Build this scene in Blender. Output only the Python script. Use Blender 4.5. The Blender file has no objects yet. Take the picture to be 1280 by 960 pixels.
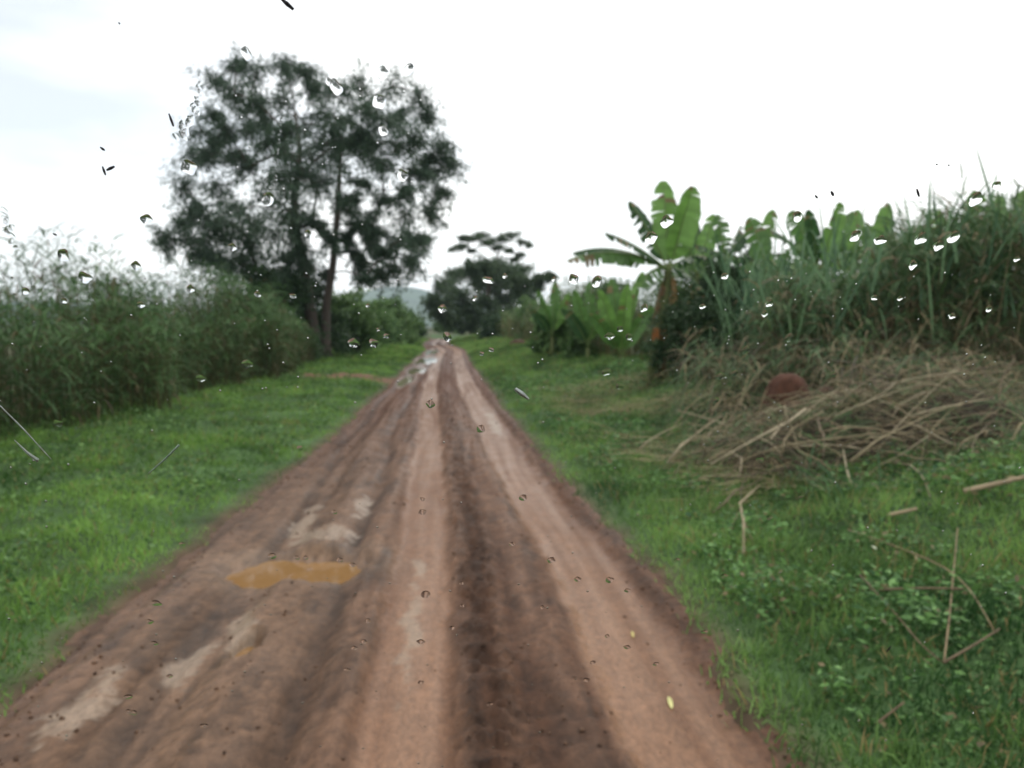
import bpy, math, random
import numpy as np
from mathutils import Vector, Matrix

S = bpy.context.scene
C = S.collection
rad = math.radians

# ------------------------------------------------------------------ camera
FPX = 1280 * 28.0 / 36.0
EYE = np.array((0.0, 0.0, 2.0))
cam = bpy.data.cameras.new('camera')
cam.lens = 28.0; cam.sensor_width = 36.0; cam.sensor_fit = 'HORIZONTAL'
cam.clip_start = 0.05; cam.clip_end = 20000
cam.dof.use_dof = True; cam.dof.focus_distance = 0.56; cam.dof.aperture_fstop = 10.0
camo = bpy.data.objects.new('camera', cam); C.objects.link(camo)
camo.location = EYE
camo.rotation_euler = (rad(90 - 4.14), 0, rad(-4.6))
S.camera = camo
RC = np.array(camo.rotation_euler.to_matrix())

# ------------------------------------------------------------------ sky, sun, exposure
SUN_EL, SUN_AZ = rad(58), rad(48)            # azimuth measured from +Y towards +X
w = bpy.data.worlds.new('World'); S.world = w; w.use_nodes = True
nt = w.node_tree; N = nt.nodes; L = nt.links; N.clear()
o = N.new('ShaderNodeOutputWorld'); bg = N.new('ShaderNodeBackground')
bg.inputs['Strength'].default_value = 0.1
sky = N.new('ShaderNodeTexSky'); sky.sky_type = 'NISHITA'; sky.sun_disc = False
sky.sun_elevation = SUN_EL; sky.sun_rotation = SUN_AZ
tc = N.new('ShaderNodeTexCoord'); mp = N.new('ShaderNodeMapping'); mp.inputs['Scale'].default_value = (-1, 1, 3.2)
mp.inputs['Location'].default_value = (0.35, 0.1, 0.2)
no = N.new('ShaderNodeTexNoise'); no.inputs['Scale'].default_value = 1.7; no.inputs['Detail'].default_value = 5
no.inputs['Roughness'].default_value = 0.5
rp = N.new('ShaderNodeMapRange'); rp.inputs[1].default_value = 0.30; rp.inputs[2].default_value = 0.58
rp.inputs[3].default_value = 0.44; rp.inputs[4].default_value = 1.0
cl = N.new('ShaderNodeMix'); cl.data_type = 'RGBA'
cl.inputs[7].default_value = (13.0, 12.9, 12.6, 1)
L.new(tc.outputs['Generated'], mp.inputs['Vector']); L.new(mp.outputs[0], no.inputs['Vector'])
L.new(no.outputs['Fac'], rp.inputs[0]); L.new(rp.outputs[0], cl.inputs[0]); L.new(sky.outputs[0], cl.inputs[6])
L.new(cl.outputs[2], bg.inputs['Color']); L.new(bg.outputs[0], o.inputs['Surface'])
sl = bpy.data.lights.new('sun', 'SUN'); sl.energy = 1.1; sl.angle = rad(25); sl.color = (1.0, 0.96, 0.9)
so = bpy.data.objects.new('sun', sl); C.objects.link(so)
sd = Vector((math.sin(SUN_AZ) * math.cos(SUN_EL), math.cos(SUN_AZ) * math.cos(SUN_EL), math.sin(SUN_EL)))
so.rotation_euler = (-sd).to_track_quat('-Z', 'Y').to_euler(); so.location = (30, 30, 60)
S.view_settings.view_transform = 'Standard'; S.view_settings.look = 'None'
S.view_settings.exposure = 0.4; S.view_settings.gamma = 1.0; S.view_settings.use_curve_mapping = False
S.render.engine = 'CYCLES'
S.cycles.use_denoising = True
S.cycles.max_bounces = 8; S.cycles.transparent_max_bounces = 16; S.cycles.volume_bounces = 0
S.cycles.diffuse_bounces = 3; S.cycles.transmission_bounces = 6

# ------------------------------------------------------------------ helpers
rng = np.random.default_rng(7)
R = rng.random
U = rng.uniform

def ray(px, py):
    v = RC @ np.array(((px - 640) / FPX, (480 - py) / FPX, -1.0))
    return v
def atY(px, py, Y):
    v = ray(px, py); return EYE + v * (Y - EYE[1]) / v[1]
def ppm(Y):                     # metres in one photo pixel at distance Y
    return Y / FPX
def unit(v):
    v = np.asarray(v, float); return v / np.maximum(np.linalg.norm(v, axis=-1, keepdims=True), 1e-9)
def ss(a, b, x):
    t = np.clip((np.asarray(x, float) - a) / (b - a), 0, 1); return t * t * (3 - 2 * t)

_lat = np.random.default_rng(3).random((256, 256))
def vn(x, y):
    xi = np.floor(x).astype(int); yi = np.floor(y).astype(int)
    fx = x - xi; fy = y - yi; fx = fx * fx * (3 - 2 * fx); fy = fy * fy * (3 - 2 * fy)
    a = _lat[xi & 255, yi & 255]; b = _lat[(xi + 1) & 255, yi & 255]
    c = _lat[xi & 255, (yi + 1) & 255]; d = _lat[(xi + 1) & 255, (yi + 1) & 255]
    return a + (b - a) * fx + (c - a) * fy + (a - b - c + d) * fx * fy
def fbm(x, y, o=4):
    x = np.asarray(x, float); y = np.asarray(y, float); s = 0; a = .5; t = 0
    for i in range(o):
        s = s + a * vn(x * 2 ** i + 17 * i, y * 2 ** i + 31 * i); t += a; a *= .5
    return s / t                # 0..1

def mk(name, V, F, mat, parent=None, col=None, smooth=True, fl=None):
    """one mesh object from arrays: F is a list of (n,k) index arrays"""
    V = np.asarray(V, np.float32); me = bpy.data.meshes.new(name)
    F = [np.asarray(f, np.int32) for f in F if len(f)]
    me.vertices.add(len(V)); me.vertices.foreach_set('co', V.ravel())
    lv = np.concatenate([f.ravel() for f in F]); nl = np.concatenate([np.full(len(f), f.shape[1], np.int32) for f in F])
    me.loops.add(len(lv)); me.loops.foreach_set('vertex_index', lv)
    st = np.zeros(len(nl), np.int32); st[1:] = np.cumsum(nl)[:-1]
    me.polygons.add(len(nl)); me.polygons.foreach_set('loop_start', st)
    me.polygons.foreach_set('use_smooth', np.full(len(nl), smooth, bool))
    me.update(calc_edges=True)
    if col is not None:
        a = me.attributes.new('Col', 'FLOAT_COLOR', 'POINT')
        c4 = np.ones((len(V), 4), np.float32); c4[:, :3] = col
        a.data.foreach_set('color', c4.ravel())
    if fl is not None:
        a = me.attributes.new('wet', 'FLOAT', 'POINT'); a.data.foreach_set('value', np.asarray(fl, np.float32))
    me.materials.append(mat)
    ob = bpy.data.objects.new(name, me); C.objects.link(ob)
    if parent is not None: ob.parent = parent
    return ob
def tag(o, label=None, cat=None, group=None, kind=None):
    if label: o['label'] = label
    if cat: o['category'] = cat
    if group: o['group'] = group
    if kind: o['kind'] = kind
    return o
def empty(name, loc=(0, 0, 0)):
    e = bpy.data.objects.new(name, None); e.location = loc; e.empty_display_size = .2; C.objects.link(e); return e
def under(ob, e):               # parent keeping world coordinates
    ob.parent = e; ob.matrix_parent_inverse = Matrix.Translation(e.location).inverted(); return ob

class MB:
    """collects verts, faces and vertex colours"""
    def __init__(s): s.V = []; s.F = {3: [], 4: []}; s.C = []; s.n = 0
    def add(s, V, F, col):
        V = np.asarray(V, float); col = np.asarray(col, float)
        if col.ndim == 1: col = np.tile(col, (len(V), 1))
        s.V.append(V); s.C.append(col)
        for f in F:
            f = np.asarray(f)
            if len(f): s.F[f.shape[1]].append(f + s.n)
        s.n += len(V)
    def build(s, name, mat, parent=None, smooth=True):
        F = [np.concatenate(v) for v in s.F.values() if v]
        ob = mk(name, np.concatenate(s.V), F, mat, None, np.concatenate(s.C), smooth)
        if parent is not None: under(ob, parent)
        return ob

def tube(path, radii, sides=6):
    P = np.asarray(path, float); r = np.asarray(radii, float); n = len(P)
    T = unit(np.gradient(P, axis=0)); a = np.array((0, 0, 1.0)) if abs(T[0][2]) < .8 else np.array((1.0, 0, 0))
    V = []
    x = unit(np.cross(T[0], a))
    for i in range(n):
        x = unit(x - T[i] * np.dot(x, T[i])); y = np.cross(T[i], x)
        an = np.arange(sides) * 2 * math.pi / sides
        V.append(P[i] + r[i] * (np.cos(an)[:, None] * x + np.sin(an)[:, None] * y))
    V = np.concatenate(V); q = []
    for i in range(n - 1):
        for k in range(sides):
            k2 = (k + 1) % sides
            q.append((i * sides + k, i * sides + k2, (i + 1) * sides + k2, (i + 1) * sides + k))
    V = np.concatenate([V, P[:1], P[-1:]]); t = []
    for k in range(sides):
        k2 = (k + 1) % sides
        t.append((k2, k, n * sides)); t.append(((n - 1) * sides + k, (n - 1) * sides + k2, n * sides + 1))
    return V, [np.array(q), np.array(t)]

def ribbons(P, D, Ln, W, bend, segs, side=None, prof=None, down=(0, 0, -1)):
    """arching strips: P base, D direction, bend = sag as share of the length"""
    n = len(P); D = unit(D); dn = np.array(down, float)
    if side is None: side = unit(np.cross(D, np.array((0, 0, 1.0)) + U(-.5, .5, (n, 3))))
    V = np.empty((n, segs + 1, 2, 3))
    for s in range(segs + 1):
        t = s / segs
        wt = (1 - t) ** .7 * (0.55 + .9 * t) if prof is None else prof(t)
        c = P + D * (Ln * t)[:, None] + dn * (bend * Ln * t * t)[:, None]
        V[:, s, 0] = c - side * (W * wt * .5)[:, None]; V[:, s, 1] = c + side * (W * wt * .5)[:, None]
    b = (np.arange(n) * (segs + 1) * 2)[:, None]
    q = np.concatenate([np.concatenate([b + 2 * s, b + 2 * s + 1, b + 2 * s + 3, b + 2 * s + 2], 1) for s in range(segs)])
    return V.reshape(-1, 3), [q], (segs + 1) * 2
def blades(P, D, Ln, W, bend, segs):
    """grass blades: one quad and a tip (segs 2) or a single triangle (segs 1)"""
    n = len(P); D = unit(D); side = unit(np.cross(D, np.array((0, 0, 1.0)) + U(-.5, .5, (n, 3)))); k = 2 * segs + 1
    V = np.empty((n, k, 3)); V[:, 0] = P - side * (W * .5)[:, None]; V[:, 1] = P + side * (W * .5)[:, None]
    if segs == 2:
        m_ = P + D * (Ln * .5)[:, None] - np.array((0, 0, 1)) * (bend * Ln * .25)[:, None]
        V[:, 2] = m_ - side * (W * .42)[:, None]; V[:, 3] = m_ + side * (W * .42)[:, None]
    V[:, -1] = P + D * Ln[:, None] - np.array((0, 0, 1)) * (bend * Ln)[:, None]
    b = (np.arange(n) * k)[:, None]
    F = [np.concatenate([b, b + 1, b + 2], 1)] if segs == 1 else [np.concatenate([b, b + 1, b + 3, b + 2], 1), np.concatenate([b + 2, b + 3, b + 4], 1)]
    return V.reshape(-1, 3), F, k
def rhombs(P, D, Ln, W):
    n = len(P); D = unit(D); sd_ = unit(np.cross(D, U(-1, 1, (n, 3))))
    V = np.empty((n, 4, 3)); V[:, 0] = P; V[:, 2] = P + D * Ln[:, None]
    m = P + D * (Ln * .45)[:, None]
    V[:, 1] = m + sd_ * (W * .5)[:, None]; V[:, 3] = m - sd_ * (W * .5)[:, None]
    return V.reshape(-1, 3), [np.arange(n * 4).reshape(-1, 4)], 4
def cool(c):
    c = np.array(c, float); return c * np.array((.94, 1.0, 1.2)) if c[1] > c[0] * 1.15 else c
def mixc(a, b, t):
    t = np.asarray(t)[:, None]; return cool(a) * (1 - t) + cool(b) * t

# ------------------------------------------------------------------ materials
def newmat(name):
    m = bpy.data.materials.new(name); m.use_nodes = True; t = m.node_tree; t.nodes.clear()
    out = t.nodes.new('ShaderNodeOutputMaterial'); return m, t, out
def colnode(t, att='Col'):
    a = t.nodes.new('ShaderNodeAttribute'); a.attribute_name = att; return a
def leafmat(name, trans=.35, rough=.55, spec=.3, nscale=9.0):
    m, t, out = newmat(name); a = colnode(t)
    no = t.nodes.new('ShaderNodeTexNoise'); no.inputs['Scale'].default_value = nscale; no.inputs['Detail'].default_value = 3
    tcn = t.nodes.new('ShaderNodeTexCoord'); t.links.new(tcn.outputs['Object'], no.inputs['Vector'])
    mr = t.nodes.new('ShaderNodeMapRange'); mr.inputs[3].default_value = .72; mr.inputs[4].default_value = 1.28
    t.links.new(no.outputs['Fac'], mr.inputs[0])
    mu = t.nodes.new('ShaderNodeMix'); mu.data_type = 'RGBA'; mu.blend_type = 'MULTIPLY'; mu.inputs[0].default_value = 1
    t.links.new(a.outputs['Color'], mu.inputs[6]); t.links.new(mr.outputs[0], mu.inputs[7])
    p = t.nodes.new('ShaderNodeBsdfPrincipled'); p.inputs['Roughness'].default_value = rough
    p.inputs['Specular IOR Level'].default_value = spec
    tr = t.nodes.new('ShaderNodeBsdfTranslucent'); mx = t.nodes.new('ShaderNodeMixShader'); mx.inputs[0].default_value = trans
    t.links.new(mu.outputs[2], p.inputs['Base Color']); t.links.new(mu.outputs[2], tr.inputs['Color'])
    t.links.new(p.outputs[0], mx.inputs[1]); t.links.new(tr.outputs[0], mx.inputs[2]); t.links.new(mx.outputs[0], out.inputs['Surface'])
    return m
def roughmat(name, scale=8.0, rough=.85, bump=.4, var=.45, stretch=(1, 1, 1), spec=.25):
    m, t, out = newmat(name); a = colnode(t)
    tcn = t.nodes.new('ShaderNodeTexCoord'); mpn = t.nodes.new('ShaderNodeMapping'); mpn.inputs['Scale'].default_value = stretch
    t.links.new(tcn.outputs['Object'], mpn.inputs['Vector'])
    no = t.nodes.new('ShaderNodeTexNoise'); no.inputs['Scale'].default_value = scale; no.inputs['Detail'].default_value = 6
    t.links.new(mpn.outputs[0], no.inputs['Vector'])
    mr = t.nodes.new('ShaderNodeMapRange'); mr.inputs[1].default_value = .25; mr.inputs[2].default_value = .75
    mr.inputs[3].default_value = 1 - var; mr.inputs[4].default_value = 1 + var
    t.links.new(no.outputs['Fac'], mr.inputs[0])
    mu = t.nodes.new('ShaderNodeMix'); mu.data_type = 'RGBA'; mu.blend_type = 'MULTIPLY'; mu.inputs[0].default_value = 1
    t.links.new(a.outputs['Color'], mu.inputs[6]); t.links.new(mr.outputs[0], mu.inputs[7])
    p = t.nodes.new('ShaderNodeBsdfPrincipled'); p.inputs['Roughness'].default_value = rough
    p.inputs['Specular IOR Level'].default_value = spec
    bp = t.nodes.new('ShaderNodeBump'); bp.inputs['Strength'].default_value = bump; bp.inputs['Distance'].default_value = .02
    t.links.new(no.outputs['Fac'], bp.inputs['Height']); t.links.new(bp.outputs[0], p.inputs['Normal'])
    t.links.new(mu.outputs[2], p.inputs['Base Color']); t.links.new(p.outputs[0], out.inputs['Surface'])
    return m
M_LEAF = leafmat('leaf', .3)
M_GRASS = leafmat('grass', .35, .6, .2, 2.5)
M_CANE = leafmat('cane_leaf', .3, .6, .2, 4)
M_BANANA = leafmat('banana_leaf', .42, .4, .4, 5)
M_BARK = roughmat('bark', 5, .9, .8, .4, (3, 3, .8))
M_STALK = roughmat('dry_stalk', 12, .75, .3, .35)
M_SOIL = roughmat('earth', 9, .95, .9, .35)
M_LITTER = roughmat('litter', 22, .95, 1.0, .6)
M_GROUND = roughmat('ground_cover', 3.0, .95, .6, .45)
M_HILL = roughmat('hill_forest', .02, .95, .3, .35)

# road: wet laterite
m, t, out = newmat('wet_laterite'); M_ROAD = m
a = colnode(t); wt = colnode(t, 'wet')
tcn = t.nodes.new('ShaderNodeTexCoord')
n1 = t.nodes.new('ShaderNodeTexNoise'); n1.inputs['Scale'].default_value = 26; n1.inputs['Detail'].default_value = 8; n1.inputs['Roughness'].default_value = .65
mpn = t.nodes.new('ShaderNodeMapping'); mpn.inputs['Scale'].default_value = (1.5, .7, 1)
t.links.new(tcn.outputs['Object'], mpn.inputs['Vector']); t.links.new(mpn.outputs[0], n1.inputs['Vector'])
n2 = t.nodes.new('ShaderNodeTexNoise'); n2.inputs['Scale'].default_value = 2.6; n2.inputs['Detail'].default_value = 4
t.links.new(mpn.outputs[0], n2.inputs['Vector'])
mr = t.nodes.new('ShaderNodeMapRange'); mr.inputs[1].default_value = .25; mr.inputs[2].default_value = .75; mr.inputs[3].default_value = .62; mr.inputs[4].default_value = 1.36
t.links.new(n1.outputs['Fac'], mr.inputs[0])
mu = t.nodes.new('ShaderNodeMix'); mu.data_type = 'RGBA'; mu.blend_type = 'MULTIPLY'; mu.inputs[0].default_value = 1
t.links.new(a.outputs['Color'], mu.inputs[6]); t.links.new(mr.outputs[0], mu.inputs[7])
rr = t.nodes.new('ShaderNodeMapRange'); rr.inputs[3].default_value = .8; rr.inputs[4].default_value = .3
ad = t.nodes.new('ShaderNodeMath'); ad.operation = 'MULTIPLY_ADD'; ad.inputs[1].default_value = .8; ad.inputs[2].default_value = -.4
t.links.new(n2.outputs['Fac'], ad.inputs[0])
ad2 = t.nodes.new('ShaderNodeMath'); ad2.operation = 'ADD'
t.links.new(ad.outputs[0], ad2.inputs[0]); t.links.new(wt.outputs['Fac'], ad2.inputs[1]); t.links.new(ad2.outputs[0], rr.inputs[0])
p = t.nodes.new('ShaderNodeBsdfPrincipled'); p.inputs['Specular IOR Level'].default_value = .18
bp = t.nodes.new('ShaderNodeBump'); bp.inputs['Strength'].default_value = .6; bp.inputs['Distance'].default_value = .012
t.links.new(n1.outputs['Fac'], bp.inputs['Height']); t.links.new(bp.outputs[0], p.inputs['Normal'])
t.links.new(mu.outputs[2], p.inputs['Base Color']); t.links.new(rr.outputs[0], p.inputs['Roughness']); t.links.new(p.outputs[0], out.inputs['Surface'])

def watermat(name, col):
    m, t, out = newmat(name)
    p = t.nodes.new('ShaderNodeBsdfPrincipled'); p.inputs['Roughness'].default_value = .03; p.inputs['IOR'].default_value = 1.33
    no = t.nodes.new('ShaderNodeTexNoise'); no.inputs['Scale'].default_value = 5; no.inputs['Detail'].default_value = 3
    cr = t.nodes.new('ShaderNodeValToRGB')
    cr.color_ramp.elements[0].color = (*[c * .8 for c in col], 1); cr.color_ramp.elements[1].color = (*[c * 1.15 for c in col], 1)
    tcn = t.nodes.new('ShaderNodeTexCoord'); t.links.new(tcn.outputs['Object'], no.inputs['Vector'])
    t.links.new(no.outputs['Fac'], cr.inputs[0]); t.links.new(cr.outputs[0], p.inputs['Base Color'])
    bp = t.nodes.new('ShaderNodeBump'); bp.inputs['Strength'].default_value = .05; bp.inputs['Distance'].default_value = .01
    t.links.new(no.outputs['Fac'], bp.inputs['Height']); t.links.new(bp.outputs[0], p.inputs['Normal'])
    t.links.new(p.outputs[0], out.inputs['Surface']); return m
M_PUDDLE = watermat('muddy_water', (.225, .125, .050))
M_POOL = watermat('grey_water', (.20, .15, .11))

# ------------------------------------------------------------------ lie of the land
def xc(y):
    y = np.asarray(y, float)
    return -.35 - 1.0 * ss(50, 115, y) + .35 * np.sin((y - 50) / 9) * ss(45, 70, y) - .02 * np.maximum(y - 118, 0) ** 2
def hw(y): return 1.98 - .3 * ss(5, 20, y)
def edge_noise(y, k): return .22 * (fbm(np.asarray(y) * .55 + 40 * k, np.full(np.shape(y), 5.0 + k), 3) - .5) + .16 * (fbm(np.asarray(y) * 2.3, np.full(np.shape(y), 9.0 + k), 3) - .5)
def outside(x, y):
    """metres outside the road's edge, negative on the road"""
    ul = (xc(y) - hw(y) + edge_noise(y, 1)) - x; ur = x - (xc(y) + hw(y) + edge_noise(y, 2))
    return ul, ur
def H(x, y):
    x = np.asarray(x, float); y = np.asarray(y, float)
    ul, ur = outside(x, y)
    zl = .03 + .15 * ss(0, 1.1, ul) + .17 * ss(1, 5, ul)
    zr = .03 + .13 * ss(0, 1, ur) + .50 * ss(1, 4.5, ur)
    u = np.maximum(ul, ur); z = np.where(ul > ur, zl, zr)
    z = z + (.12 + .22 * ss(.5, 2, ur)) * (fbm(x * .75, y * .6, 4) - .5) * ss(0, .8, u) + .17 * (fbm(x * 2.0, y * 1.6, 2) - .5) * ss(-.1, .5, u)
    return np.where(u > 0, z, .03 - .3 * ss(0, -.35, u))
def trackL(y): return -.22 - .38 * ss(4, 30, y) + (xc(y) + .35)
def trackR(y): return 1.16 - .22 * ss(5, 12, y) - .30 * ss(10, 30, y) + (xc(y) + .35)
PUDDLES = [  # x, y, rx, ry, level, depth
    (-1.27, 6.68, .62, .46, -.078, .075), (-1.27, 4.95, .09, .22, -.062, .04),
    (-1.55, 30, .26, 2.8, -.06, .06), (-1.40, 37, .38, 3.0, -.06, .07), (-1.22, 48, .6, 5, -.055, .07), (-1.3, 64, .5, 6, -.055, .07),
]
def road_z(x, y):
    u = x - xc(y); h = hw(y)
    z = .03 * (1 - (u / h) ** 2)
    lon = .55 * fbm(x * 4.5, y * .22, 3) + .45 * fbm(x * 13 + .6 * np.sin(y * .7), y * .35 + 9, 3) - .5; iso = fbm(x * 3.2 + 50, y * 3.2, 4) - .5; fine = fbm(x * 21, y * 16, 3) - .5
    dl = np.abs(x - trackL(y)); dr = np.abs(x - trackR(y))
    tl = ss(.30, .19, dl + .12 * iso + .06 * fine); tr = ss(.40, .26, dr + .16 * iso + .06 * fine)
    t = np.maximum(tl, tr)
    z += (.095 * lon + .026 * iso + .024 * fine) * (1 - .8 * t)
    z += -.045 * t + .035 * (ss(.2, .36, dl) * ss(.55, .38, dl) + ss(.26, .44, dr) * ss(.62, .46, dr)) * (.6 + iso)
    # loose clods between the wheel tracks
    mid = ss(.06, .14, x - trackL(y) - .20) * ss(.46, .30, x - trackL(y) - .20 + .25 * iso)
    z += mid * (.045 * ss(.46, .66, fbm(x * 19 + 7, y * 13, 3)))
    # lugs pressed by tyres beside the left track
    dxl = x - trackL(y) - .44; lug = ss(.16, .12, np.abs(dxl)) * ss(-.1, .3, np.sin(6.2832 * (y / .12 + np.abs(dxl) * 5))) * ss(.42, .58, fbm(x * .8 + 3, y * .5, 3)) * ss(16, 9, y)
    z -= .016 * lug
    # older ruts on the left
    r1 = -1.45 - .2 * ss(6, 16, y) + .05 * np.sin(y * .8) + (xc(y) + .35); r2 = -.78 - .28 * ss(5, 16, y) + .05 * np.sin(y * .6 + 1) + (xc(y) + .35)
    z += -.06 * np.exp(-((x - r1) / .13) ** 2) - .05 * np.exp(-((x - r2) / .09) ** 2) - .04 * np.exp(-((x - r1 + .14) / .06) ** 2) + .035 * np.exp(-((x - r1 - .3) / .12) ** 2)
    for px_, py_, rx, ry, lev, dep in PUDDLES:
        q = ((x - px_ - (xc(py_) * 0)) / rx) ** 2 + ((y - py_) / ry) ** 2
        wq = ss(1.45, .35, q)
        z = z * (1 - .8 * wq) + wq * (lev - dep * .6 + .09 * iso + .06 * fine)
    uo = np.maximum(*outside(x, y))
    return z - .35 * ss(.0, .3, uo), tl, tr, np.maximum(mid * .8, lug), lon, iso, fine

# road mesh
ys = [2.2]
while ys[-1] < 168: ys.append(ys[-1] + max(.022, ys[-1] * .0062))
ys = np.array(ys); us = np.linspace(-1.22, 1.22, 170)
Y = np.repeat(ys, len(us)); X = xc(Y) + np.tile(us, len(ys)) * (hw(Y) + .05)
Z, tl, tr, mid, lon, iso, fine = road_z(X, Y)
i0 = (np.arange(len(ys) - 1)[:, None] * len(us) + np.arange(len(us) - 1)[None]).ravel()
q = np.stack([i0, i0 + 1, i0 + len(us) + 1, i0 + len(us)], 1)
base = mixc((.082, .044, .028), (.165, .100, .068), np.clip(.5 + 2.4 * lon + .6 * iso, 0, 1))
left_grey = ss(.2, -.9, X - xc(Y)) * ss(20, 6, Y)
base = base * (1 - .5 * left_grey[:, None]) + np.array((.175, .122, .085)) * .5 * left_grey[:, None] * (1 + .9 * iso[:, None])
trk = np.maximum(tl, tr)[:, None]
base = base * (1 - trk) + trk * mixc((.170, .092, .055), (.265, .165, .112), np.clip(.5 + 3.0 * lon + .4 * iso, 0, 1))
dk = (mid * (.35 + .65 * ss(.45, .64, fbm(X * 19 + 7, Y * 13, 3))))[:, None]
base = base * (1 - .40 * dk)
eg = ss(-.55, .05, np.maximum(*outside(X, Y)))[:, None]
base = base * (1 - .45 * eg) + np.array((.085, .048, .034)) * .45 * eg
farred = ss(8, 30, Y)[:, None] * (1 - trk); base = base * (1 - .6 * farred) + np.array((.090, .040, .025)) * .7 * farred
wet = np.clip(.30 + .45 * np.maximum(tl, tr) + .3 * left_grey + 1.2 * lon, 0, 1)
for px_, py_, rx, ry, lev, dep in PUDDLES:
    qq = ((X - px_) / rx) ** 2 + ((Y - py_) / ry) ** 2
    k = ss(3.2, .8, qq); wet = np.maximum(wet, k); base = base * (1 - .35 * k[:, None]) + .35 * k[:, None] * np.array((.22, .165, .12))
r1_ = -1.45 - .2 * ss(6, 16, Y) + .05 * np.sin(Y * .8) + (xc(Y) + .35); r2_ = -.78 - .28 * ss(5, 16, Y) + .05 * np.sin(Y * .6 + 1) + (xc(Y) + .35)
rut = np.maximum(np.exp(-((X - r1_ + .14) / .07) ** 2), np.exp(-((X - r2_) / .09) ** 2)) * ss(.3, .55, fbm(X * 2, Y * .6, 3)); base = base * (1 - .42 * rut[:, None])
base = base * np.array((.77, .68, .595)); blot = ss(.50, .70, fbm(X * 9 + 3, Y * 1.6 + 8, 4)) * (1 - .8 * trk[:, 0]) * ss(30, 10, Y); base = base * (1 - .35 * blot[:, None]) * (1 + 1.0 * fine[:, None] * (1 - .6 * trk))
for px_, py_, rx, ry in ((-1.55, 4.72, .10, .42), (-1.50, 8.4, .10, .8), (-1.92, 4.3, .11, .4), (-1.36, 5.3, .09, .4), (-1.2, 7.6, .3, .3), (-.95, 8.8, .09, .6), (.95, 17, .10, 2.2), (-.25, 5.6, .06, 1.2)):
    k = ss(1.3, .3, ((X - px_ - .03 * np.sin(Y * 9)) / rx) ** 2 + ((Y - py_) / ry) ** 2 + 2.2 * (iso + fine)); wet = np.maximum(wet, 1.6 * k)
    base = base * (1 - .7 * k[:, None]) + .7 * k[:, None] * np.array((.27, .20, .145))  # sky sheen on the wet mud streaks, painted in as paler colour
road = mk('road', np.stack([X, Y, Z], 1), [q], M_ROAD, None, base, True, wet)
tag(road, 'rutted wet red earth track between grass verges', 'road', kind='structure')

for i, (px_, py_, rx, ry, lev, dep) in enumerate(PUDDLES):
    an = np.linspace(0, 2 * math.pi, 40, endpoint=False); k = 1.22 + .1 * np.sin(3 * an + i) 
    V = np.stack([px_ + rx * k * np.cos(an), py_ + ry * k * np.sin(an), np.full(40, lev)], 1)
    V = np.concatenate([V, [(px_, py_, lev)]])
    f = [(j, (j + 1) % 40, 40) for j in range(40)]
    ob = mk('puddle', V, [np.array(f)], M_PUDDLE if i in (0, 1) else M_POOL)
    tag(ob, ('wide orange brown puddle lying across the old rut', 'small orange pool in the mud nearer than the wide puddle')[i] if i < 2 else 'long shallow pool along the edge of the far road', 'puddle', kind='structure')

# loose clods and grit on the mud
n = 7000; y = np.exp(U(math.log(2.5), math.log(24), n)); x = xc(y) + U(-1, 1, n) * hw(y)
zz, tl_, tr_, mid_, lo_, is_, fi_ = road_z(x, y)
kp = (R(n) < (.10 + .9 * mid_ + .45 * ss(.52, .66, fbm(x * 2.2, y * .9, 3)) + .5 * ss(-.5, -.1, np.maximum(*outside(x, y)))) * (1 - .93 * np.maximum(tl_, tr_)))
for px_, py_, rx, ry, lev, dep in PUDDLES: kp &= ((x - px_) / rx) ** 2 + ((y - py_) / ry) ** 2 > 1.6
x, y, zz = x[kp], y[kp], zz[kp]; n = len(x)
o8 = np.array([(1, 0, 0), (0, 1, 0), (-1, 0, 0), (0, -1, 0), (0, 0, 1), (0, 0, -1)], float); f8 = np.array([(0, 1, 4), (1, 2, 4), (2, 3, 4), (3, 0, 4), (1, 0, 5), (2, 1, 5), (3, 2, 5), (0, 3, 5)])
sz = (.004 + .011 * R(n) ** 3) * (1 + .05 * y); an = U(0, 6.28, n)
W8 = o8[None] * U(.6, 1.35, (n, 6, 1)) * sz[:, None, None] * np.array((1, 1, .7)); ca, sa = np.cos(an)[:, None], np.sin(an)[:, None]
W8 = np.stack([W8[..., 0] * ca - W8[..., 1] * sa, W8[..., 0] * sa + W8[..., 1] * ca, W8[..., 2]], -1) + np.stack([x, y, zz + sz * .2], 1)[:, None]
ob = mk('clods', W8.reshape(-1, 3), [(f8[None] + 6 * np.arange(n)[:, None, None]).reshape(-1, 3)], M_SOIL, None, np.repeat(mixc((.05, .028, .018), (.12, .07, .045), R(n)), 6, 0))
tag(ob, 'loose clods of mud scattered over the road', 'mud', kind='stuff')

# ground sheet
def grow(a, b, s, k):
    r = [a]
    while r[-1] < b: r.append(r[-1] + s); s *= k
    return r
gx = np.array([-v for v in grow(10, 5000, .3, 1.18)[::-1]] + list(np.arange(-9.84, 9.9, .16)) + grow(10, 5000, .3, 1.18))
gy = np.array([-v for v in grow(.5, 400, .5, 1.25)[::-1]] + list(np.arange(-.2, 30, .2)) + grow(30, 7000, .3, 1.05))
Y = np.repeat(gy, len(gx)); X = np.tile(gx, len(gy)); Z = H(X, Y)
i0 = (np.arange(len(gy) - 1)[:, None] * len(gx) + np.arange(len(gx) - 1)[None]).ravel()
q = np.stack([i0, i0 + 1, i0 + len(gx) + 1, i0 + len(gx)], 1)
ul, ur = outside(X, Y); u = np.maximum(ul, ur)
gcol = mixc((.035, .062, .018), (.06, .11, .03), np.clip(fbm(X * .9, Y * .9, 4) * 1.6 - .3, 0, 1))
gcol = gcol * ss(-.1, .25, u)[:, None] + np.array((.075, .046, .030)) * (1 - ss(-.1, .25, u))[:, None]
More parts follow.
